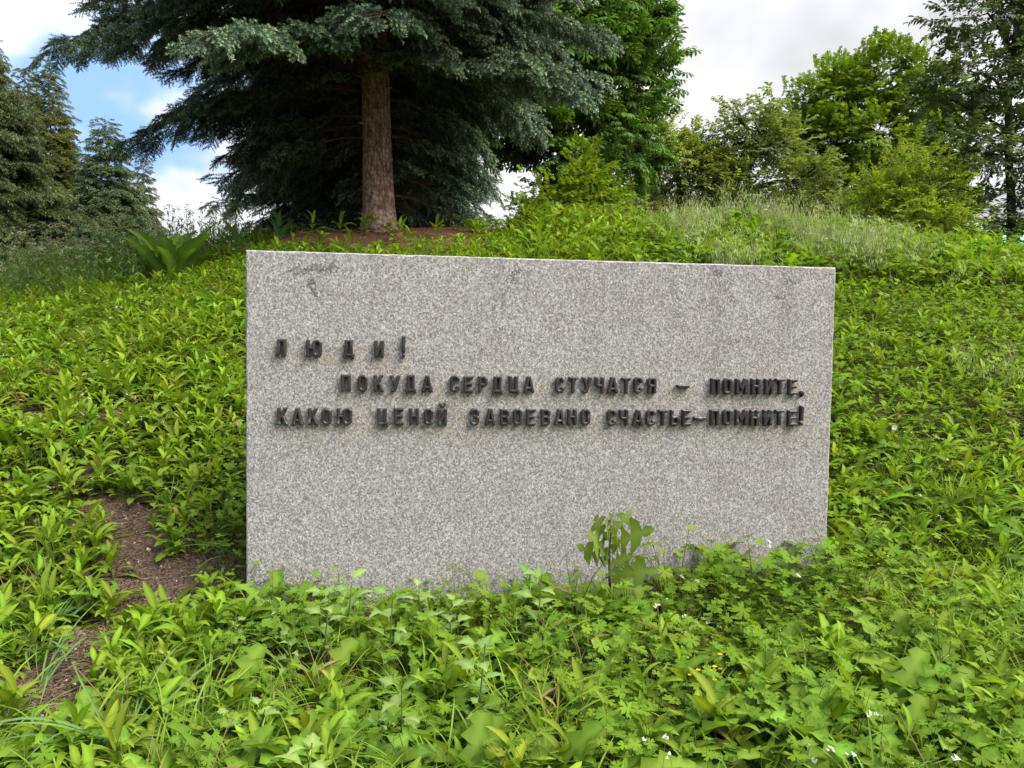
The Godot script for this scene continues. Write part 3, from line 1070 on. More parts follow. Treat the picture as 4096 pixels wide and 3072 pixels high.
func kinds_at(x: float, z: float) -> Dictionary:
	var d := -z
	var d0 := 3.70 + 0.129 * (x + 1.296)
	var n := patches.get_noise_2d(x + 40.0, z)
	var n2 := patches.get_noise_2d(x * 0.7, z * 0.7 + 90.0)
	if d < d0:
		var front := d0 - d
		if x < -1.2:
			return {"cress": 0.75, "grass": 0.16 + maxf(0.0, n2), "goatsbeard": 0.05, "dandelion": 0.10, "cranesbill": 0.06}
		if x < 0.25:
			if front < 0.75:
				return {"dandelion": 0.32, "goosefoot": 0.30, "cranesbill": 0.40 + maxf(0.0, n2), "cress": 0.10, "speedwell": 0.05}
			return {"grass": 0.26 + 0.7 * maxf(0.0, n), "dandelion": 0.46, "cress": 0.36, "goosefoot": 0.05, "cranesbill": 0.16}
		if x < 1.75:
			if front < 0.95:
				return {"cranesbill": 0.95, "dandelion": 0.18, "cress": 0.08, "speedwell": 0.05}
			return {"cranesbill": 0.42, "cress": 0.32, "dandelion": 0.42, "grass": 0.12 + 0.7 * maxf(0.0, n), "speedwell": 0.02}
		return {"cress": 0.45, "grass": 0.28 + maxf(0.0, n), "cranesbill": 0.30, "dandelion": 0.08}
	if x < -1.2:
		if x > -1.75 + 0.35 * n and d < 5.8:
			return {"cranesbill": 0.9, "cress": 0.12, "grass": 0.16, "speedwell": 0.1}
		if d > 8.4 + 1.2 * n and x < -3.6:
			return {"yarrow": 0.34, "grass": 0.3, "cress": 0.5}
		return {"cress": 0.86, "cranesbill": 0.05 + maxf(0.0, n2 - 0.15), "grass": 0.06 + maxf(0.0, n - 0.25), "dandelion": 0.13, "speedwell": 0.04}
	if x > 1.5:
		var tall := 0.0
		if d > 8.2 and x > 1.9 and x < 4.9:
			tall = 0.5 * smoothstep(-0.1, 0.2, n2 + 0.02)
		elif x > 3.2 and d > 5.9 and d < 7.3:
			tall = 0.12 * smoothstep(0.05, 0.3, n2)
		if d < 5.6:
			return {"cress": 0.55 + maxf(0.0, n), "grass": 0.12 + 0.6 * maxf(0.0, -n - 0.1), "cranesbill": 0.28, "dandelion": 0.16, "speedwell": 0.04}
		return {"cranesbill": 0.6, "cress": 0.42 + maxf(0.0, n), "dandelion": 0.06, "grass": 0.05, "brome": tall, "speedwell": 0.06}
	if d > 8.6:
		return {"cress": 0.7, "cranesbill": 0.3, "grass": 0.15, "brome": 0.0}
	return {"cress": 0.4, "cranesbill": 0.3, "grass": 0.3}


func choose(w: Dictionary) -> String:
	var total := 0.0
	for k in w:
		total += w[k]
	var r := rng.randf() * total
	for k in w:
		r -= w[k]
		if r <= 0.0:
			return k
	return w.keys()[0]


func zone_words(x: float, z: float) -> String:
	var d := -z
	var d0 := 3.70 + 0.129 * (x + 1.296)
	var u := x / d
	var where := "at the picture's right edge"
	for q in [[-0.51, "at the picture's left edge"], [-0.345, "left of the slab"], [-0.2, "by the slab's left end"], [-0.05, "left of the slab's middle"], [0.09, "by the slab's middle"], [0.24, "right of the slab's middle"], [0.41, "by the slab's right end"], [0.52, "right of the slab"]]:
		if u < q[0]:
			where = q[1]
			break
	if d > d0:
		return "on the slope " + where
	if d0 - d < 0.45:
		return "at the slab's foot line, " + where
	return ("in the nearest weeds, " if d < 2.85 else "in the middle weeds, ") + where


func build_plants() -> void:
	make_kits()
	var weed: Material = mat["weed"]
	for s in [["cress", 7], ["dandelion", 6], ["goosefoot", 4], ["cranesbill", 6], ["grass", 5], ["goatsbeard", 4], ["brome", 5], ["yarrow", 5], ["dock", 1], ["thistle", 2], ["cinquefoil", 2], ["speedwell", 4], ["dry", 4]]:
		protos[s[0]] = []
		for k in s[1]:
			protos[s[0]].append(new_plant(s[0]))

	# scatter
	var spots := []
	var d := 1.7
	while d < 13.5:
		var step := 0.070 + 0.0035 * d
		var x := -(0.72 * d + 1.3)
		while x < 0.72 * d + 1.3:
			var px := x + rr(-0.5, 0.5) * step
			var pz := -d + rr(-0.5, 0.5) * step
			x += step
			if in_slab(px, pz, 0.03):
				continue
			var hidden := px > -0.9 and px < 1.4 and -pz > 4.6 and -pz < 8.3
			if hidden and rng.randf() < 0.6:
				continue
			var b := bare(px, pz)
			if rng.randf() < b * 1.22:
				continue
			if Vector2(px, pz).distance_to(SPRUCE_AT) < 0.4 or Vector2(px, pz).distance_to(Vector2(-3.95, -8.85)) < 0.3:
				continue
			var kind := choose(kinds_at(px, pz))
			if rng.randf() < 0.045:
				kind = "dry"
			if b > 0.25 and kind == "cranesbill":
				kind = "cress"
			var grown := 0.85 if b > 0.2 else 1.0
			if -pz > 8.6 and px > 0.2 and kind != "brome":
				grown = 1.7
			if kind == "grass":
				grown *= 0.85
			var gap := -pz - (3.70 + 0.129 * (px + 1.296))
			if gap < 0.0 and gap > -0.42 and px > -1.35 and px < 1.75:
				grown *= (rr(0.9, 1.25) if rng.randf() < 0.28 else 0.6) if px < 0.75 else rr(0.9, 1.5)
			spots.append([kind, px, pz, rng.randi(), rr(0, TAU), rr(0.75, 1.65) * grown])
		d += step * 0.92
	var most := {"cress": 120, "dandelion": 48, "goosefoot": 24, "goatsbeard": 14, "cranesbill": 40}
	var look := {
		"cress": ["leafy_weed", "bright lance-leaved weed", "weed", "lance-leaved weeds"],
		"dandelion": ["toothed_leaf_rosette", "rosette of long toothed leaves", "weed", "toothed leaf rosettes"],
		"goosefoot": ["goosefoot_plant", "pale triangular-leaved goosefoot", "weed", "goosefoot plants"],
		"goatsbeard": ["goatsbeard_plant", "narrow blue-green leaf tuft", "weed", "narrow-leaved goatsbeard tufts"],
		"cranesbill": ["cranesbill_plant", "low round-leaved cranesbill", "weed", "single cranesbill plants"]}
	spots.sort_custom(func(a, b): return a[1] * a[1] + a[2] * a[2] < b[1] * b[1] + b[2] * b[2])
	var rest := {}
	var seen := {}
	for s in spots:
		var kind: String = s[0]
		var at := on_ground(s[1], s[2], -0.006)
		var dist: float = -s[2]
		var in_frame: bool = absf(s[1]) < dist * 0.66 and dist > 2.52
		var count: int = seen.get(kind, 0)
		if most.has(kind) and in_frame and count < most[kind]:
			seen[kind] = count + 1
			var l: Array = look[kind]
			var words := zone_words(s[1], s[2])
			plant_thing(l[0], proto(kind, s[3]), l[1] + " " + words, l[2], at, s[4], s[5], l[3] + " " + words, weed)
			continue
		var key := "%s %d" % [kind, s[3] % protos[kind].size()]
		if not rest.has(key):
			rest[key] = [[], []]
		var tilt := Basis(Vector3(rr(-1, 1), 0, rr(-1, 1)).normalized(), rr(0.0, 0.22))
		rest[key][0].append(Transform3D(tilt * Basis(Vector3.UP, s[4]) * Basis.from_scale(Vector3.ONE * s[5]), at))
		var j := rr(0.82, 1.15)
		var warm := rr(0.9, 1.12)
		rest[key][1].append(Color(j * warm, j, j))
	var stuff := {
		"cress": ["leafy_ground_cover", "bright green lance-leaved weeds carpeting the slope"], "dandelion": ["toothed_weeds", "toothed green leaves scattered through the weeds"],
		"goosefoot": ["goosefoot_weeds", "pale triangular-leaved weeds among the others"], "cranesbill": ["cranesbill_carpet", "carpet of small round cut leaves by the slab"],
		"grass": ["grass", "thin green grass blades growing between the weeds"], "goatsbeard": ["narrow_leaved_weeds", "narrow blue-green leaves among the weeds"],
		"brome": ["brome_grass", "tall silvery drooping grass heads along the hilltop"], "yarrow": ["yarrow_weeds", "grey-green feathery weeds with whitish flower heads on the hilltop"],
		"dry": ["dry_stems", "dry tan stems and yellowed leaves among the green weeds"], "speedwell": ["tiny_flower_weeds", "tiny pale flowers dotted over the weeds"]}
	for kind in stuff:
		var o := Node3D.new()
		o.name = numbered(stuff[kind][0])
		add_child(o)
		tag(o, stuff[kind][1], "", "", "stuff")
		for k in protos[kind].size():
			var key := "%s %d" % [kind, k]
			if rest.has(key):
				multi("clump", merged(proto(kind, k), weed), rest[key][0], rest[key][1], o).set_meta("kind", "stuff")

	# plants that stand out
	var lettuce := []
	lettuce.append(["stem", stem([Vector3(0, -0.04, 0), Vector3(0.003, 0.16, 0), Vector3(0.0, 0.30, 0), Vector3(0.01, 0.40, 0)], 0.0075, Color(0.14, 0.05, 0.035), Color(0.10, 0.13, 0.04)), Transform3D.IDENTITY])
	for q in [[0.20, 1.35, 1.15, 0.1], [0.27, -1.30, 1.25, 0.45], [0.31, 1.20, 1.3, 0.35], [0.30, -0.5, 0.75, 0.5], [0.33, -1.1, 0.9, 0.6], [0.34, 0.2, 0.85, 0.75], [0.36, 2.6, 0.7, 0.75], [0.22, 0.6, 0.8, -0.1], [0.10, -2.0, 0.9, -0.3], [0.16, -0.9, 0.9, 0.0], [0.24, 0.9, 1.0, 0.3], [0.37, -0.7, 0.65, 0.8], [0.38, 0.8, 0.6, 0.8], [0.18, 1.9, 0.9, 0.1], [0.25, -1.7, 0.95, 0.3], [0.13, 2.2, 0.9, -0.2], [0.05, 0.4, 0.9, -0.2]]:
		lettuce.append(["leaf", pick(leaf_kit["lobed"]), aimed(Vector3(0, q[0], 0), q[1], q[2], 0.9 if q[1] > 0 else -0.9, q[3] - 0.2)])
	plant_thing("prickly_lettuce", lettuce, "tall lobed-leaved lettuce weed with a reddish stem before the slab's middle", "weed", on_ground(0.46, -3.60), 0.0, 1.2, "", weed)
	var spot := on_ground(-3.95, -9.0, -0.02)
	plant_thing("dock_plant", proto("dock", 0), "big clump of broad wavy dock leaves on the hilltop left of the slab", "weed", spot, 0.4, 1.6, "", weed)
	for q in [[-3.42, -9.6, 1.1, "larger spiny-leaved thistle between the dock clump and the spruce"], [-3.1, -10.3, 0.95, "dark spiny thistle at the foot of the spruce's lowest left boughs"]]:
		plant_thing("thistle", proto("thistle", int(q[2] * 10) % 2), q[3], "thistle", on_ground(q[0], q[1], -0.02), q[0], q[2], "", weed)
	for q in [[-2.65, -10.25, 2.0], [-2.35, -10.6, 2.3], [-1.98, -10.5, 2.1], [-2.42, -9.75, 1.7], [-2.05, -9.7, 1.6], [-1.42, -10.0, 2.0], [-1.30, -9.75, 1.6], [-1.0, -10.3, 1.8], [-0.75, -9.8, 1.5], [-0.45, -10.4, 1.9], [-0.2, -9.9, 1.7], [-1.68, -10.45, 1.5]]:
		plant_thing("leafy_weed", proto("cress", int(q[2] * 37)), "upright lance-leaved weed on the needle litter behind the slab", "weed", on_ground(q[0], q[1], -0.01), q[0] * 7.0, q[2], "weeds on the needle litter", weed)
	for q in [[-1.08, -3.48, 1.75, 0.3], [-0.86, -3.52, 1.45, 1.8], [-0.70, -3.58, 1.6, 4.0], [-0.45, -3.5, 1.4, 2.2], [0.30, -3.6, 1.5, 0.9], [-0.12, -3.55, 1.35, 5.0]]:
		plant_thing("toothed_leaf_rosette", proto("dandelion", int(q[3] * 10)), "tall toothed leaves standing up against the slab's foot", "weed", on_ground(q[0], q[1], -0.01), q[3], q[2], "toothed leaves against the slab", weed)
	for q in [[-1.84, -2.95, 1.05, 0.3, "large blue-green goatsbeard tuft by the bare soil at the picture's left edge"], [-1.36, -3.98, 1.1, 2.0, "narrow blue-green goatsbeard tuft close to the slab's left edge"], [-1.98, -4.35, 1.1, 1.0, "blue-green goatsbeard tuft just uphill of the bare soil"], [-0.36, -3.50, 0.9, 4.0, "narrow-leaved tuft rising before the lower left face of the slab"]]:
		plant_thing("goatsbeard_plant", proto("goatsbeard", int(q[3])), q[4], "weed", on_ground(q[0], q[1], -0.01), q[3], q[2], "", weed)
	for q in [[0.62, -2.72, 1.0], [0.74, -2.84, 1.1], [0.83, -2.70, 0.9], [0.70, -2.62, 1.0]]:
		plant_thing("cinquefoil_plant", proto("cinquefoil", int(q[2] * 10)), "small yellow-flowered cinquefoil in the weeds before the slab's right half", "flower", on_ground(q[0], q[1]), q[0] * 20.0, q[2], "yellow flowers before the slab", weed)
	for q in [[1.93, -4.05, 0.9], [2.05, -4.15, 1.0]]:
		plant_thing("cinquefoil_plant", proto("cinquefoil", int(q[2] * 10)), "small yellow-flowered cinquefoil by the slab's right end", "flower", on_ground(q[0], q[1]), q[0] * 20.0, q[2], "yellow flowers by the slab's right end", weed)
	# white campion
	var camp := []
	camp.append(["stem", stem([Vector3(0, -0.03, 0), Vector3(0.01, 0.12, 0), Vector3(0.0, 0.24, 0.02)], 0.002, Color(0.11, 0.17, 0.06)), Transform3D.IDENTITY])
	var fl := Mesher.new()
	for q in 5:
		var a := TAU * q / 5.0 + 0.2
		var b := Vector3(sin(a), cos(a), 0.3) * 0.02
		var sd := Vector3(cos(a), -sin(a), 0.0) * 0.011
		var o := Vector3(0, 0.24, 0.02)
		fl.flat(o, o + b - sd, o + b * 0.85, Color(0.72, 0.72, 0.70))
		fl.flat(o, o + b * 0.85, o + b + sd, Color(0.74, 0.74, 0.72))
	camp.append(["flower", fl, Transform3D.IDENTITY])
	for k in 4:
		camp.append(["leaf", pick(leaf_kit["cress"]), aimed(Vector3.UP * 0.05 * k, k * 2.4, 0.8)])
	plant_thing("white_campion", camp, "single white flower on the slope right of the slab", "flower", on_ground(2.62, -5.28), 0.0, 1.0, "", weed)
	# ribwort stalks
	for q in [[-0.22, -2.95, 0.30], [0.02, -2.70, 0.34], [0.10, -2.75, 0.30], [1.62, -2.85, 0.36], [1.70, -3.1, 0.33], [-0.72, -2.9, 0.30]]:
		var st := []
		var top := Vector3(rr(-0.03, 0.03), q[2], rr(-0.02, 0.02))
		st.append(["stalk", stem([Vector3(0, -0.03, 0), top * 0.5 + Vector3(0.01, 0, 0), top], 0.0018, Color(0.08, 0.13, 0.04)), Transform3D.IDENTITY])
		var hd := Mesher.new()
		hd.tube([top, top + Vector3.UP * 0.006, top + Vector3.UP * 0.016, top + Vector3.UP * 0.024], [0.001, 0.0045, 0.004, 0.0008], 6, Color(0.06, 0.055, 0.03))
		st.append(["flower_head", hd, Transform3D.IDENTITY])
		plant_thing("ribwort_stalk", st, "thin ribwort stalk with a dark head standing above the front weeds", "stalk", on_ground(q[0], q[1]), 0.0, 1.0, "ribwort stalks", weed)


# ------------------------------------------------------------------ loose bits on bare soil
func build_litter() -> void:
	rng.seed = 7
	var crumb := Mesher.new()
	var pts := [Vector3(0, 0.5, 0), Vector3(0.5, 0, 0.1), Vector3(0.1, 0, 0.5), Vector3(-0.5, 0.05, 0), Vector3(-0.1, 0, -0.5), Vector3(0, -0.3, 0)]
	for k in 4:
		crumb.flat(pts[0], pts[1 + (k + 1) % 4], pts[1 + k], Color.WHITE)
		crumb.flat(pts[5], pts[1 + k], pts[1 + (k + 1) % 4], Color.WHITE)
	var stick := Mesher.new()
	stick.tube([Vector3(0, 0, -0.5), Vector3(0.06, 0.02, 0), Vector3(0, 0, 0.5)], [0.02, 0.025, 0.015], 4, Color.WHITE)
	var m := plain("litter", 0.9)
	var crumbs := [[], []]
	var sticks := [[], []]
	for area in [[-4.2, -0.8, -5.8, -2.4, 40000], [-4.6, 0.6, -13.5, -9.3, 24000]]:
		for k in area[4]:
			var x := rr(area[0], area[1])
			var z := rr(area[2], area[3])
			if bare(x, z) < 0.2 or in_slab(x, z, 0.0):
				continue
			var needles: bool = area[2] < -9.0
			if rng.randf() < (0.15 if needles else 0.6):
				var s := rr(0.004, 0.014) * (2.6 if rng.randf() < 0.07 else 1.0)
				crumbs[0].append(Transform3D(Basis.from_euler(Vector3(rr(0, 6), rr(0, 6), rr(0, 6))) * Basis.from_scale(Vector3.ONE * s), on_ground(x, z, s * 0.2)))
				var v := rr(0.75, 1.5) if rng.randf() < 0.96 else 3.0
				crumbs[1].append(Color(0.125 * v, 0.092 * v, 0.068 * v))
			else:
				var l := rr(0.02, 0.07)
				sticks[0].append(Transform3D(Basis.from_euler(Vector3(rr(-0.3, 0.3), rr(0, 6), 0)) * Basis.from_scale(Vector3(l * 0.6, l * 0.6, l)), on_ground(x, z, 0.004)))
				var v := rr(0.6, 1.5)
				sticks[1].append(Color(0.23 * v, 0.125 * v, 0.072 * v) if needles else Color(0.21 * v, 0.165 * v, 0.105 * v))
	var o := Node3D.new()
	o.name = "soil_litter"
	add_child(o)
	tag(o, "soil crumbs, dry stalks and fallen needles on bare ground", "", "", "stuff")
	multi("soil_crumbs", crumb.mesh(m), crumbs[0], crumbs[1], o).set_meta("kind", "stuff")
	multi("dry_stalks", stick.mesh(m), sticks[0], sticks[1], o).set_meta("kind", "stuff")


# ------------------------------------------------------------------ spruces
# a needle-covered shoot along +Z with side shoots; tips carry the paler new growth
func needle_spray(length: float, sides: int, old: Color, young: Color, hang: float, per: float, thick: float, needle: float) -> Mesher:
	var m := Mesher.new()
	var shoots := [[Vector3.ZERO, Vector3(0, -hang * 0.4, 1).normalized(), length]]
	for k in sides:
		var t := 0.12 + 0.75 * k / sides
		var sg := -1.0 if k % 2 == 0 else 1.0
		shoots.append([Vector3(0, -hang * 0.4 * length * t, length * t), Vector3(sg * rr(0.7, 1.1), rr(-0.25, 0.25) - hang, rr(0.7, 1.0)).normalized(), length * (0.62 - 0.35 * t) * rr(0.8, 1.2)])
	for s in shoots:
		var o: Vector3 = s[0]
		var dir: Vector3 = s[1]
		var l: float = s[2]
		var a1 := dir.cross(Vector3.UP).normalized()
		var a2 := a1.cross(dir)
		var n := int(l / per)
		for k in n:
			var t := (k + rng.randf()) / n
			var ang := rr(0, TAU)
			var rad := (a1 * cos(ang) + a2 * sin(ang))
			var p := o + dir * (l * t)
			var nd := (rad + dir * rr(0.5, 1.0) + Vector3.UP * 0.25).normalized()
			var side := nd.cross(Vector3(rr(-1, 1), rr(-1, 1), rr(-1, 1))).normalized() * thick
			var cc := jitter(old.lerp(young, smoothstep(0.55, 0.85, t)), 0.12)
			var tip := p + nd * needle * rr(0.8, 1.2)
			var k0 := m.put(p - side, rad, cc)
			m.put(p + side, rad, cc)
			m.put(tip, rad, cc)
			m.tri(k0, k0 + 1, k0 + 2)
	return m


func bark_trunk(pts: Array, radii: Array, around: int, col: Color, pale: Color, rough: float) -> Mesher:
	var m := Mesher.new()
	var cell := FastNoiseLite.new()
	cell.noise_type = FastNoiseLite.TYPE_CELLULAR
	cell.cellular_return_type = FastNoiseLite.RETURN_DISTANCE2_SUB
	cell.frequency = 1.0
	var soft := FastNoiseLite.new()
	soft.frequency = 2.0
	soft.fractal_octaves = 4
	var rows := pts.size()
	for k in rows:
		for s in around + 1:
			var a := TAU * (s % around) / around
			var dir := Vector3(cos(a), 0, sin(a))
			var q := Vector3(dir.x * 5.0, pts[k].y * 15.0, dir.z * 5.0)
			var plate := clampf(cell.get_noise_3d(q.x, q.y, q.z) + 1.0, 0.0, 1.0)
			var big := soft.get_noise_3d(dir.x * 0.6, pts[k].y * 0.8, dir.z * 0.6)
			var h := smoothstep(0.05, 0.4, plate)
			var r: float = radii[k] * (1.0 + rough * (h - 0.6) + big * 0.05)
			var fl := soft.get_noise_3d(dir.x * 3.0, pts[k].y * 3.0, dir.z * 3.0)
			m.put(pts[k] + dir * r, dir, jitter(col.lerp(pale, clampf(h * 0.7 + fl * 0.9, 0.0, 1.0)), 0.10))
	for k in rows - 1:
		for s in around:
			var a := k * (around + 1) + s
			m.quad(a, a + 1, a + around + 2, a + around + 1)
	# true normals of the scaly surface
	var acc := PackedVector3Array()
	acc.resize(m.v.size())
	for t in range(0, m.i.size(), 3):
		var g := (m.v[m.i[t + 2]] - m.v[m.i[t]]).cross(m.v[m.i[t + 1]] - m.v[m.i[t]])
		for q in 3:
			acc[m.i[t + q]] += g
	for k in m.v.size():
		m.n[k] = acc[k].normalized()
	return m


func spruce(called: String, label: String, at: Vector3, height: float, reach: Callable, first: float, step: float, fans: int, trunk_r: float, sprays: Array, tint: Color, spray_size: float, density: float, detail: bool, up_curve: float) -> Node3D:
	var root := thing(called, label, "spruce tree", at, 0.0, "spruces")
	var pts := []
	var radii := []
	var rows := 340 if detail else 14
	for k in rows:
		var t := float(k) / (rows - 1)
		var y := (-0.3 + 5.3 * t) if detail else (-0.3 + (height + 0.3) * t)
		pts.append(Vector3(-0.02 * y, y, 0))
		radii.append(trunk_r * maxf(0.02, 1.0 - maxf(y, 0.0) / height) * (1.0 + (0.28 * exp(-maxf(y, 0.0) * 5.0))))
	if detail:
		for k in 8:
			var y := 5.0 + (height - 5.0) * (k + 1) / 8.0
			pts.append(Vector3(-0.02 * y, y, 0))
			radii.append(trunk_r * maxf(0.02, 1.0 - y / height))
	part("trunk", bark_trunk(pts, radii, 88 if detail else 10, Color(0.105, 0.058, 0.040), Color(0.33, 0.265, 0.215), 0.055 if detail else 0.03).mesh(mat["bark"]), root)
	var places := []
	var cols := []
	for k in sprays.size():
		places.append([])
		cols.append([])
	var h := first
	var turn := rr(0, TAU)
	while h < height - 0.15:
		turn += 0.9
		for f in fans:
			var az := turn + TAU * f / fans + rr(-0.25, 0.25)
			var hh := h + rr(-0.5, 0.5) * step
			var l: float = reach.call(hh, az) * (rr(0.62, 1.12) if detail else rr(0.8, 1.1))
			if l < 0.12:
				continue
			var out := Vector3(sin(az), 0, cos(az))
			var rise := lerpf(0.05, 0.6, clampf(hh / height, 0.0, 1.0)) * up_curve + 0.10
			var fall := lerpf(0.62 if detail else 0.45, 0.25, clampf(hh / height, 0.0, 1.0))
			var path := []
			var rad := []
			var r0 := 0.008 + 0.006 * l
			for k in 9:
				var t := k / 8.0
				path.append(Vector3(-0.02 * hh, hh, 0) + out * (l * t) + Vector3.UP * (l * (rise * t - fall * t * t + 0.12 * t * t * t)) + Vector3(rr(-1, 1), rr(-1, 1), rr(-1, 1)) * 0.015 * l * t)
				rad.append(r0 * (1.0 - 0.85 * t))
			var tone := rr(0.72, 1.3)
			var wood := Mesher.new()
			wood.tube(path, rad, 5, Color(0.052, 0.036, 0.028))
			# side twigs carry the sprays
			var gap := 0.13 / density
			var count := int(l / gap)
			for k in count:
				var t := (k + 0.5) / count
				var seg := t * 8.0
				var i0 := mini(int(seg), 7)
				var o: Vector3 = path[i0].lerp(path[i0 + 1], seg - i0)
				var along: Vector3 = (path[i0 + 1] - path[i0]).normalized()
				var bare_part := 0.38 if detail and hh < 4.0 else 0.12
				var sg := -1.0 if k % 2 == 0 else 1.0
				var sl := (0.16 + 0.42 * l * (1.0 - t) * minf(1.0, 0.35 + t * 1.6)) * rr(0.7, 1.15)
				sl = minf(sl, 1.15)
				var sd := (along * 0.75 + along.cross(Vector3.UP).normalized() * sg * 0.9 + Vector3.UP * rr(-0.22, 0.08)).normalized()
				if k == count - 1:
					sd = along
				var e := o + sd * sl - Vector3.UP * sl * sl * 0.28
				if detail:
					wood.tube([o, o.lerp(e, 0.5) + Vector3.UP * 0.03 * sl, e], [0.005, 0.0035, 0.0015], 3, Color(0.10, 0.068, 0.05))
				if t < bare_part and rng.randf() > 0.12:
					if detail:
						for q in 3:
							var b := o.lerp(e, rr(0.2, 1.0))
							wood.tube([b, b + Vector3(rr(-0.12, 0.12), rr(-0.30, -0.05), rr(-0.12, 0.12))], [0.0025, 0.001], 3, Color(0.105, 0.066, 0.046))
					continue
				var n := maxi(1, int(sl / (0.115 * spray_size) * density))
				for q in n:
					var u := (q + rng.randf()) / n
					var p := o.lerp(e, u) + Vector3.UP * 0.03 * sl * sin(PI * u)
					var dir := (sd + Vector3(rr(-0.5, 0.5), rr(-0.55, 0.25) - 0.25 * u, rr(-0.5, 0.5))).normalized()
					if q == n - 1:
						dir = (sd - Vector3.UP * 0.35).normalized()
					var v := rng.randi() % sprays.size()
					var b := Basis.looking_at(-dir, Vector3.UP) * Basis(Vector3.BACK, rr(-0.7, 0.7)) * Basis.from_scale(Vector3.ONE * spray_size * rr(0.75, 1.2) * clampf(0.35 + l * 0.6, 0.45, 1.0))
					places[v].append(Transform3D(b, p))
					var j := rr(0.78, 1.2) * tone
					cols[v].append(Color(tint.r * j * rr(0.92, 1.1), tint.g * j, tint.b * j * rr(0.92, 1.08)))
			part("branch", wood.mesh(mat["bark"]), root)
		h += step
	var crown := Node3D.new()
	crown.name = "crown"
	root.add_child(crown)
	for v in sprays.size():
		multi("needles", sprays[v], places[v], cols[v], crown).set_meta("kind", "stuff")
	crown.set_meta("kind", "stuff")
	return root


func build_spruces() -> void:
	rng.seed = 95
	plain("bark", 0.9)
	var needle := leafy("needles", 0.6, 0.25)
	var near := []
	for k in 4:
		near.append(needle_spray(rr(0.22, 0.28), 10, Color(0.090, 0.145, 0.108), Color(0.270, 0.375, 0.255), rr(0.1, 0.45), 0.0022, 0.0030, 0.024).mesh(needle))
	var far := []
	for k in 3:
		far.append(needle_spray(rr(0.24, 0.30), 10, Color(0.072, 0.105, 0.060), Color(0.125, 0.165, 0.088), rr(0.2, 0.7), 0.0042, 0.0045, 0.030).mesh(needle))
	# the big one behind the slab: short low boughs, none low down on the side towards the slab
	var wide := func(h: float, az: float) -> float:
		var l := lerpf(2.5, 4.1, clampf((h - 0.8) / 2.4, 0.0, 1.0)) if h < 3.2 else 4.1 * clampf((17.0 - h) / 13.8, 0.0, 1.0)
		var to_right := sin(az)
		if to_right > 0.0:
			l *= 1.0 - 0.22 * to_right
		var open_side := cos(az - 0.35) > 0.05
		if open_side and h < 2.05:
			return 0.0
		if to_right < -0.3 and h < 1.15:
			return 0.0
		return l * 1.02 if open_side else l
	spruce("blue_spruce", "big blue-green spruce with a bare brown trunk right behind the slab", on_ground(SPRUCE_AT.x, SPRUCE_AT.y), 17.0, wide, 0.35, 0.30, 7, 0.215, near, Color(1, 1, 1), 1.0, 1.7, true, 1.0)
	var big: Node3D = get_node("blue_spruce")
	for q in [[0.75, 0.9], [1.15, 0.15], [1.62, 0.35], [2.05, -0.3], [1.9, 1.2], [0.45, -0.2], [1.4, -0.9]]:
		var out := Vector3(sin(q[1]), 0.12, cos(q[1])).normalized()
		var r: float = 0.205 * (1.0 - q[0] / 17.0)
		var o := Vector3(-0.02 * q[0], q[0], 0) + out * (r - 0.02)
		var st := Mesher.new()
		var len := rr(0.03, 0.09)
		st.tube([o, o + out * (0.02 + len), o + out * (0.021 + len)], [0.026, 0.017, 0.001], 8, Color(0.10, 0.07, 0.055), Color(0.34, 0.28, 0.22))
		part("branch_stub", st.mesh(mat["bark"]), big)
	var cone := func(h_full: float, r: float) -> Callable:
		return func(h: float, _az: float) -> float: return r * clampf((h_full - h) / h_full, 0.0, 1.0) * 1.05 + 0.12
	spruce("spruce", "shaded blue-green spruce standing behind the big spruce's trunk", on_ground(-2.9, -15.2), 11.0, cone.call(11.0, 2.7), 0.05, 0.30, 8, 0.14, near, Color(0.95, 1.0, 0.95), 1.5, 1.2, false, 0.6)
	for q in [
		["spruce", "dense grey-green spruce at the picture's left edge", -12.6, -18.5, 9.3, 3.0, Color(1.25, 1.2, 0.95), 1.7],
		["spruce", "taller of the two thin-topped yellow-green spruces, behind the grey-green one", -17.2, -28.0, 11.4, 1.9, Color(1.35, 1.2, 0.6), 2.1],
		["spruce", "thin-topped yellow-green spruce nearest the blue spruce on the left", -14.0, -24.0, 10.3, 1.8, Color(1.4, 1.22, 0.6), 1.9],
		["spruce", "slim silvery blue spruce left of the big dock leaves", -11.3, -22.0, 7.9, 2.0, Color(1.35, 1.42, 1.35), 1.6],
		["spruce", "small distant spruce top beside the silvery blue spruce", -14.0, -30.0, 8.6, 1.3, Color(1.2, 1.1, 0.7), 2.1]]:
		var base := on_ground(q[2], q[3], -0.05)
		spruce(q[0], q[1], base, q[4] - base.y, cone.call(q[4] - base.y, q[5]), 0.3, 0.25, 9, 0.11, far, q[6], q[7] * 0.8, 1.9, false, 0.75)


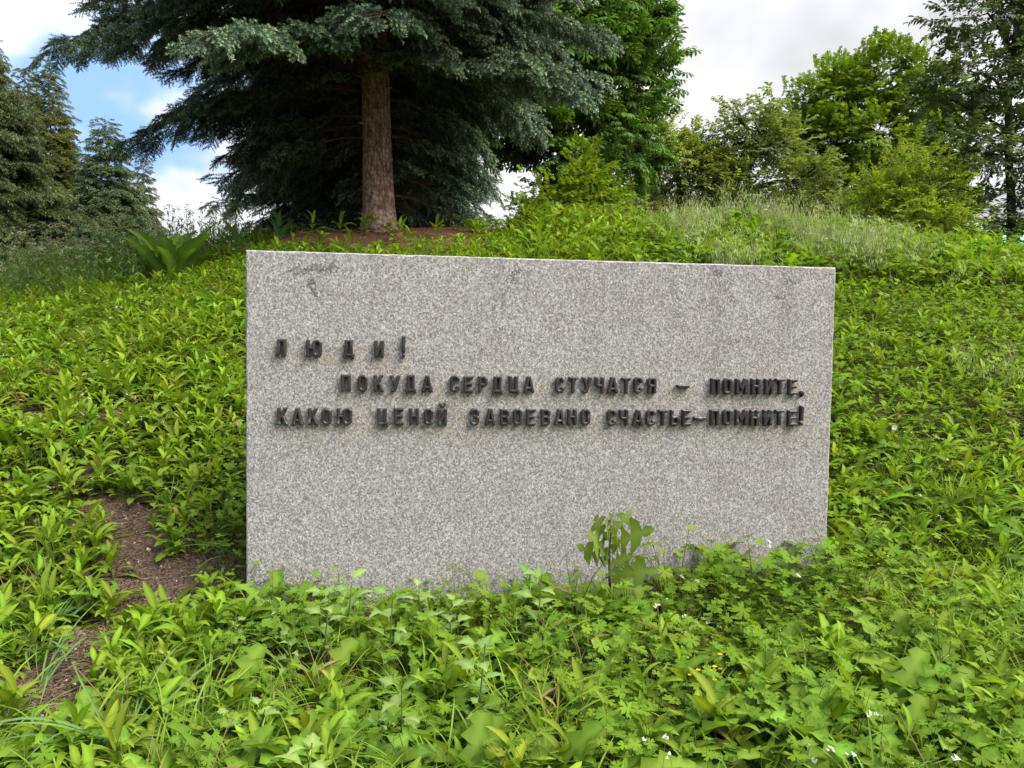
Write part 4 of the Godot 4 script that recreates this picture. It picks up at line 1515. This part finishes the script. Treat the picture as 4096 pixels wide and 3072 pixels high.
# ------------------------------------------------------------------ broadleaved trees
func leaf_spray(kind: String, count: int, size: float, col: Color, droop: float) -> Mesher:
	var m := Mesher.new()
	var l := 0.26
	m.tube([Vector3.ZERO, Vector3(0, 0.01, l * 0.5), Vector3(0, -0.02, l)], [0.004, 0.003, 0.0015], 3, Color(0.08, 0.06, 0.04))
	for k in count:
		var t := (k + 0.7) / count
		var o := Vector3(0, 0, l * t)
		var az := (1.0 if k % 2 == 0 else -1.0) * rr(0.5, 1.4) + (0.0 if k < count - 1 else 0.0)
		var cc := jitter(col, 0.16)
		match kind:
			"hand":  # leaflets hanging like fingers
				for f in 6:
					var b := Basis(Vector3.UP, az + (f - 2.5) * 0.85)
					m.add(leaf("spoon", size * rr(0.8, 1.1), size * 0.36, 3, rr(-0.1, 0.3) - droop, rr(0.6, 1.2), 0.15, cc), Transform3D(b, o + b * Vector3(0, 0, 0.03)))
			"maple":
				var lf := palmate(size * 0.55, 5, cc, rr(-0.2, 0.2))
				m.add(lf, Transform3D(Basis(Vector3.UP, az) * Basis(Vector3.RIGHT, droop + rr(-0.4, 0.5)), o + Basis(Vector3.UP, az) * Vector3(0, rr(-0.02, 0.03), size * 0.6)))
			_:
				m.add(leaf("lance", size * rr(0.8, 1.2), size * 0.45, 3, rr(-0.4, 0.6) - droop, rr(0.2, 0.9), 0.2, cc), Transform3D(Basis(Vector3.UP, az), o))
	return m


func broadleaf(called: String, label: String, category: String, at: Vector3, trunk: Array, trunk_r: float, bark: Color, lobes: Array, sprays: Array, per_lobe: float, tint: Color, size: float, group := "") -> Node3D:
	var root := thing(called, label, category, at, 0.0, group)
	var pts := []
	var radii := []
	for k in trunk.size() - 1:
		for q in 4:
			var t := (k + q / 4.0) / (trunk.size() - 1)
			pts.append(trunk[k].lerp(trunk[k + 1], q / 4.0) + Vector3(rr(-1, 1), 0, rr(-1, 1)) * trunk_r * 0.25)
			radii.append(trunk_r * (1.0 - 0.62 * t) * (1.35 if pts.size() == 1 else 1.0))
	pts.append(trunk[-1])
	radii.append(trunk_r * 0.36)
	var tm := Mesher.new()
	tm.tube(pts, radii, 9, bark)
	part("trunk", tm.mesh(mat["bark"]), root)
	var places := []
	var cols := []
	for k in sprays.size():
		places.append([])
		cols.append([])
	for lb in lobes:
		var c: Vector3 = lb[0]
		var r: Vector3 = lb[1]
		var wood := Mesher.new()
		# start of the limb: the highest trunk point below the lobe
		var from: Vector3 = pts[1]
		for p in pts:
			if p.y < c.y - 0.25 * r.y:
				from = p
		var mid := from.lerp(c, 0.5) + Vector3(rr(-0.15, 0.15), rr(0.0, 0.25), rr(-0.15, 0.15)) * r.y
		var r0 := trunk_r * 0.38
		wood.tube([from, mid, c], [r0, r0 * 0.7, r0 * 0.45], 6, bark)
		var n := int(per_lobe * r.x * r.y * 4.0)
		var clumps := maxi(4, int(n / 11.0))
		for k in clumps:
			var dir := Vector3(rng.randfn(), rng.randfn(), rng.randfn()).normalized()
			var q := c + dir * r * pow(rng.randf(), 0.33)
			if k % 2 == 0:
				wood.tube([c.lerp(mid, rr(0.0, 0.5)), c.lerp(q, 0.55) + Vector3(rr(-0.1, 0.1), rr(-0.05, 0.15), rr(-0.1, 0.1)), q], [r0 * 0.32, r0 * 0.2, r0 * 0.07], 4, bark)
			for e in 11:
				var p := q + Vector3(rng.randfn(), rng.randfn() * 0.7, rng.randfn()) * 0.17 * size
				var away := ((p - c) / r + Vector3(rr(-0.7, 0.7), rr(-0.5, 0.6), rr(-0.7, 0.7))).normalized()
				var v := rng.randi() % sprays.size()
				if absf(away.y) > 0.97:
					away = Vector3(0.3, away.y, 0.1).normalized()
				places[v].append(Transform3D(Basis.looking_at(-away, Vector3.UP) * Basis.from_scale(Vector3.ONE * size * rr(0.75, 1.2)), p))
				var j := rr(0.75, 1.25)
				cols[v].append(Color(tint.r * j * rr(0.9, 1.12), tint.g * j, tint.b * j))
		part("limb", wood.mesh(mat["bark"]), root)
	var crown := Node3D.new()
	crown.name = "crown"
	root.add_child(crown)
	for v in sprays.size():
		multi("leaves", sprays[v], places[v], cols[v], crown).set_meta("kind", "stuff")
	crown.set_meta("kind", "stuff")
	return root


func lifted(k: float, list: Array) -> Array:
	var out := lobes_of(list)
	for q in out:
		q[0].y *= k
	return out


func lobes_of(list: Array) -> Array:
	var out := []
	for q in list:
		out.append([Vector3(q[0], q[1], q[2]), Vector3(q[3], q[4], q[3] if q.size() < 6 else q[5])])
	return out


func build_broadleaves() -> void:
	rng.seed = 55
	var m := leafy("tree_leaves", 0.5, 0.8)
	var hand := []
	var maple := []
	var small := []
	var ash := []
	for k in 3:
		hand.append(leaf_spray("hand", 4, 0.13, Color(0.070, 0.150, 0.024), 0.5).mesh(m))
		maple.append(leaf_spray("maple", 8, 0.12, Color(0.130, 0.215, 0.024), 0.3).mesh(m))
		small.append(leaf_spray("lance", 13, 0.075, Color(0.110, 0.165, 0.050), 0.2).mesh(m))
		ash.append(leaf_spray("lance", 12, 0.10, Color(0.075, 0.115, 0.050), 0.3).mesh(m))
	var bark := Color(0.05, 0.042, 0.036)
	# heights below are above each tree's own base
	var b := on_ground(1.0, -17.0, -0.1)
	broadleaf("chestnut_tree", "dark green chestnut with hanging leaves right beside the big spruce", "tree", b, [Vector3.ZERO, Vector3(0.1, 2.5, 0), Vector3(0, 6.0, 0.2)], 0.2, bark,
		lobes_of([[0.9, 2.2, 0.2, 1.1, 0.9], [1.4, 3.6, 0.2, 1.1, 0.9], [1.5, 5.0, 0, 1.1, 0.9], [1.3, 6.4, 0, 1.1, 1.0], [0.2, 3.4, 0.4, 1.2, 1.0], [0.2, 5.4, 0.3, 1.3, 1.1], [0.0, 7.4, 0, 1.5, 1.1], [-1.0, 4.4, 0, 1.3, 1.2], [-1.1, 6.4, 0, 1.3, 1.2], [0.9, 8.2, 0, 1.1, 0.9], [1.7, 5.8, 0, 0.6, 0.6], [1.5, 7.3, 0, 0.7, 0.7], [0.6, 1.2, 0.3, 0.9, 0.6]]), hand, 85.0, Color(1, 1, 1), 1.15)
	for q in [[0.45, -13.8, 1.3, "low bright yellow-green maple sapling just right of the spruce's foot"], [1.25, -14.2, 1.9, "tallest bright yellow-green maple sapling below the chestnut"], [1.95, -14.6, 1.5, "bright yellow-green maple sapling below the bare twigs, farthest from the spruce"]]:
		b = on_ground(q[0], q[1], -0.05)
		var h: float = q[2]
		broadleaf("maple_sapling", q[3], "sapling", b, [Vector3.ZERO, Vector3(0.05, h * 0.5, 0), Vector3(0, h * 0.9, 0)], 0.03, bark,
			lobes_of([[0, h * 0.45, 0, 0.45, h * 0.3], [0.15, h * 0.8, 0.1, 0.35, h * 0.25], [-0.25, h * 0.65, 0.1, 0.4, h * 0.25], [0.3, h * 0.5, 0.1, 0.35, 0.3], [0.02, h * 1.0, 0, 0.2, h * 0.16]]), maple, 150.0, Color(1.15, 1.1, 0.8), 0.8, "yellow-green maple saplings")
	b = on_ground(4.3, -20.0, -0.1)
	broadleaf("ash_tree", "grey-green bushy tree between the chestnut and the dark crooked trunk", "tree", b, [Vector3.ZERO, Vector3(0.2, 2.5, 0), Vector3(-0.2, 5.0, 0)], 0.11, bark,
		lobes_of([[-1.1, 2.6, 0, 0.9, 0.9], [1.3, 2.8, 0, 0.9, 0.9], [1.5, 1.6, 0.2, 0.9, 0.8], [-0.7, 2.0, 0, 0.9, 0.9], [0.6, 2.2, 0, 0.9, 1.0], [-0.5, 3.6, 0, 0.8, 0.9], [0.7, 3.9, 0, 0.8, 0.8], [-0.6, 4.9, 0, 0.45, 0.6], [0.2, 4.4, 0.2, 0.5, 0.5], [0.9, 1.1, 0.3, 0.9, 0.7], [-0.6, 0.8, 0.3, 0.9, 0.7], [-0.9, 5.5, 0, 0.25, 0.35]]), small, 200.0, Color(1.75, 1.6, 1.15), 1.3)
	b = on_ground(6.35, -19.5, -0.1)
	broadleaf("crooked_tree", "thinly leaved tree with a dark crooked trunk on the hilltop", "tree", b, [Vector3.ZERO, Vector3(-0.05, 1.2, 0), Vector3(0.15, 2.3, 0), Vector3(-0.25, 3.6, 0), Vector3(-0.55, 4.2, 0), Vector3(-0.1, 4.8, 0)], 0.19, Color(0.022, 0.018, 0.016),
		lobes_of([[-0.2, 5.2, 0, 0.6, 0.5], [0.5, 4.9, 0, 0.6, 0.5], [-0.8, 4.9, 0, 0.4, 0.6], [0.9, 4.0, 0, 0.7, 0.6], [1.3, 3.2, 0, 0.8, 0.6], [0.9, 2.2, 0.2, 0.8, 0.6], [1.5, 1.8, 0.2, 0.8, 0.7], [0.1, 5.8, 0, 0.35, 0.3], [-0.7, 5.5, 0, 0.3, 0.35], [0.8, 1.0, 0.4, 0.9, 0.6], [-0.9, 3.6, 0.1, 0.7, 0.7], [-1.0, 2.4, 0.2, 0.8, 0.8], [-0.9, 1.3, 0.3, 0.9, 0.7], [0.4, 3.2, 0.3, 0.6, 0.6], [0.3, 1.9, -0.5, 0.9, 0.8]]), ash, 135.0, Color(1.9, 1.75, 1.15), 1.1)
	b = on_ground(11.0, -24.0, -0.1)
	broadleaf("maple_tree", "rounded bright green maple rising above the hilltop shrubs", "tree", b, [Vector3.ZERO, Vector3(0.1, 3.0, 0), Vector3(0, 6.5, 0)], 0.2, bark,
		lifted(1.12, [[-1.2, 7.6, 0, 1.0, 0.9], [0.1, 8.1, 0, 0.9, 0.9], [1.5, 7.7, 0, 1.0, 1.0], [-1.7, 6.2, 0.3, 1.1, 0.9], [0.0, 6.5, 0.6, 1.2, 0.9], [1.7, 6.2, 0.3, 1.1, 0.9], [-1.2, 4.8, 0.4, 1.1, 0.9], [0.6, 4.9, 0.6, 1.2, 0.9], [2.0, 4.8, 0, 1.0, 0.9], [-1.4, 3.4, 0.2, 1.0, 0.8], [0.4, 3.4, 0.4, 1.0, 0.8], [1.9, 3.4, 0, 1.0, 0.8], [-2.0, 7.0, 0, 0.6, 0.6], [-0.9, 2.2, 0, 1.1, 0.8], [1.2, 2.2, 0, 1.2, 0.8]]), maple, 100.0, Color(1.05, 1.05, 0.9), 1.35)
	b = on_ground(7.2, -14.6, -0.1)
	broadleaf("yellow_green_bush", "rounded yellow-green bush in front of the bright maple", "bush", b, [Vector3.ZERO, Vector3(0, 1.2, 0), Vector3(0.1, 2.8, 0)], 0.06, bark,
		lifted(0.84, [[-0.6, 1.5, 0, 0.75, 0.8], [0.6, 1.5, 0, 0.8, 0.8], [0, 2.3, 0, 0.8, 0.8], [0.75, 2.5, 0, 0.5, 0.7], [-0.5, 2.2, 0, 0.5, 0.6], [0.2, 3.1, 0, 0.35, 0.4], [0.8, 3.2, 0, 0.3, 0.3], [-1.1, 1.3, 0.1, 0.5, 0.6], [0, 0.8, 0.2, 1.1, 0.6]]), small, 180.0, Color(1.45, 1.45, 0.6), 0.85)
	b = on_ground(10.0, -15.5, -0.1)
	broadleaf("tall_ash_tree", "tall dark open-crowned tree at the picture's right edge", "tree", b, [Vector3.ZERO, Vector3(0.0, 2.0, 0), Vector3(-0.2, 4.6, 0), Vector3(0.1, 8.0, 0)], 0.105, Color(0.030, 0.028, 0.027),
		lobes_of([[-0.9, 3.5, 0, 0.9, 0.7], [0.8, 3.6, 0, 0.9, 0.8], [-0.9, 5.0, 0.2, 0.8, 0.7], [0.6, 5.0, 0, 0.9, 0.8], [-0.7, 6.2, 0.1, 0.8, 0.7], [0.7, 6.5, 0, 0.9, 0.8], [0.0, 7.4, 0, 0.9, 0.7], [-0.6, 8.2, 0, 0.6, 0.6], [0.5, 8.4, 0, 0.8, 0.7], [-1.0, 2.2, 0.2, 0.8, 0.5], [0.7, 2.3, 0.1, 0.8, 0.6], [-0.7, 1.2, 0.2, 0.8, 0.5], [0.6, 1.2, 0.2, 0.8, 0.5], [-1.4, 4.6, 0, 0.4, 0.5]]), ash, 110.0, Color(1.0, 1.05, 1.0), 1.1)
	# shrubs that close the hilltop
	for q in [[3.0, -22.0, 2.6, 1.3, Color(1.0, 1.1, 0.8), "grey-green shrub low behind the maple saplings"], [8.6, -21.5, 2.6, 1.5, Color(0.85, 0.95, 0.8), "dark green shrub between the crooked tree and the bush"], [10.6, -19.0, 2.4, 1.3, Color(0.8, 0.9, 0.8), "dull green shrub under the tall right-hand tree"], [5.2, -24.0, 3.2, 1.6, Color(1.0, 1.1, 0.8), "wide grey-green shrub behind the ash tree"]]:
		b = on_ground(q[0], q[1], -0.1)
		var h: float = q[2]
		var w: float = q[3]
		broadleaf("shrub", q[5], "shrub", b, [Vector3.ZERO, Vector3(0, h * 0.4, 0), Vector3(0.05, h * 0.8, 0)], 0.05, bark,
			lobes_of([[-w * 0.5, h * 0.4, 0, w * 0.5, h * 0.3], [w * 0.5, h * 0.45, 0, w * 0.5, h * 0.35], [0, h * 0.75, 0, w * 0.55, h * 0.28], [-w * 0.4, h * 0.85, 0, w * 0.25, h * 0.2], [0, h * 0.3, 0.3, w * 0.5, h * 0.3]]), small, 130.0, q[4], 1.05, "hilltop shrubs")
	# bare twigs by the chestnut
	b = on_ground(2.75, -17.5, -0.05)
	var twig := thing("bare_twig_bush", "leafless thin twigs against the sky beside the chestnut", "bush", b)
	for k in 7:
		var wd := Mesher.new()
		var az := rr(0, TAU)
		var top := Vector3(sin(az) * 0.6, rr(2.0, 3.2), cos(az) * 0.3)
		wd.tube([Vector3.ZERO, top * 0.5 + Vector3(rr(-0.1, 0.1), 0, 0), top], [0.02, 0.012, 0.004], 4, bark)
		for e in 7:
			var o := top * rr(0.4, 0.95)
			wd.tube([o, o + Vector3(rr(-0.35, 0.35), rr(0.1, 0.5), rr(-0.2, 0.2))], [0.007, 0.002], 3, bark)
		part("twig", wd.mesh(mat["bark"]), twig)


func build_house() -> void:
	var at := on_ground(25.6, -40.0, -0.2)
	var root := thing("far_building", "whitish building with a pale green roof glimpsed through the right-hand tree", "building", at, -0.25)
	var wall := StandardMaterial3D.new()
	wall.albedo_color = Color(0.80, 0.80, 0.82)
	wall.roughness = 0.9
	var green := StandardMaterial3D.new()
	green.albedo_color = Color(0.42, 0.74, 0.60)
	green.roughness = 0.6
	var box := BoxMesh.new()
	box.size = Vector3(12, 8.2, 7)
	box.material = wall
	part("wall", box, root, Transform3D(Basis.IDENTITY, Vector3(0, 4.1, 0)))
	var roof := PrismMesh.new()
	roof.size = Vector3(8, 2.6, 12.8)
	roof.material = green
	part("roof", roof, root, Transform3D(Basis(Vector3.UP, PI / 2), Vector3(0, 9.51, 0)))
	var glass := StandardMaterial3D.new()
	glass.albedo_color = Color(0.10, 0.12, 0.14)
	glass.roughness = 0.15
	for k in 8:
		var w := BoxMesh.new()
		w.size = Vector3(1.2, 1.4, 0.06)
		w.material = glass
		part("window", w, root, Transform3D(Basis.IDENTITY, Vector3(-4.2 + 2.8 * (k % 4), 2.2 + 3.4 * (k / 4), 3.51)))
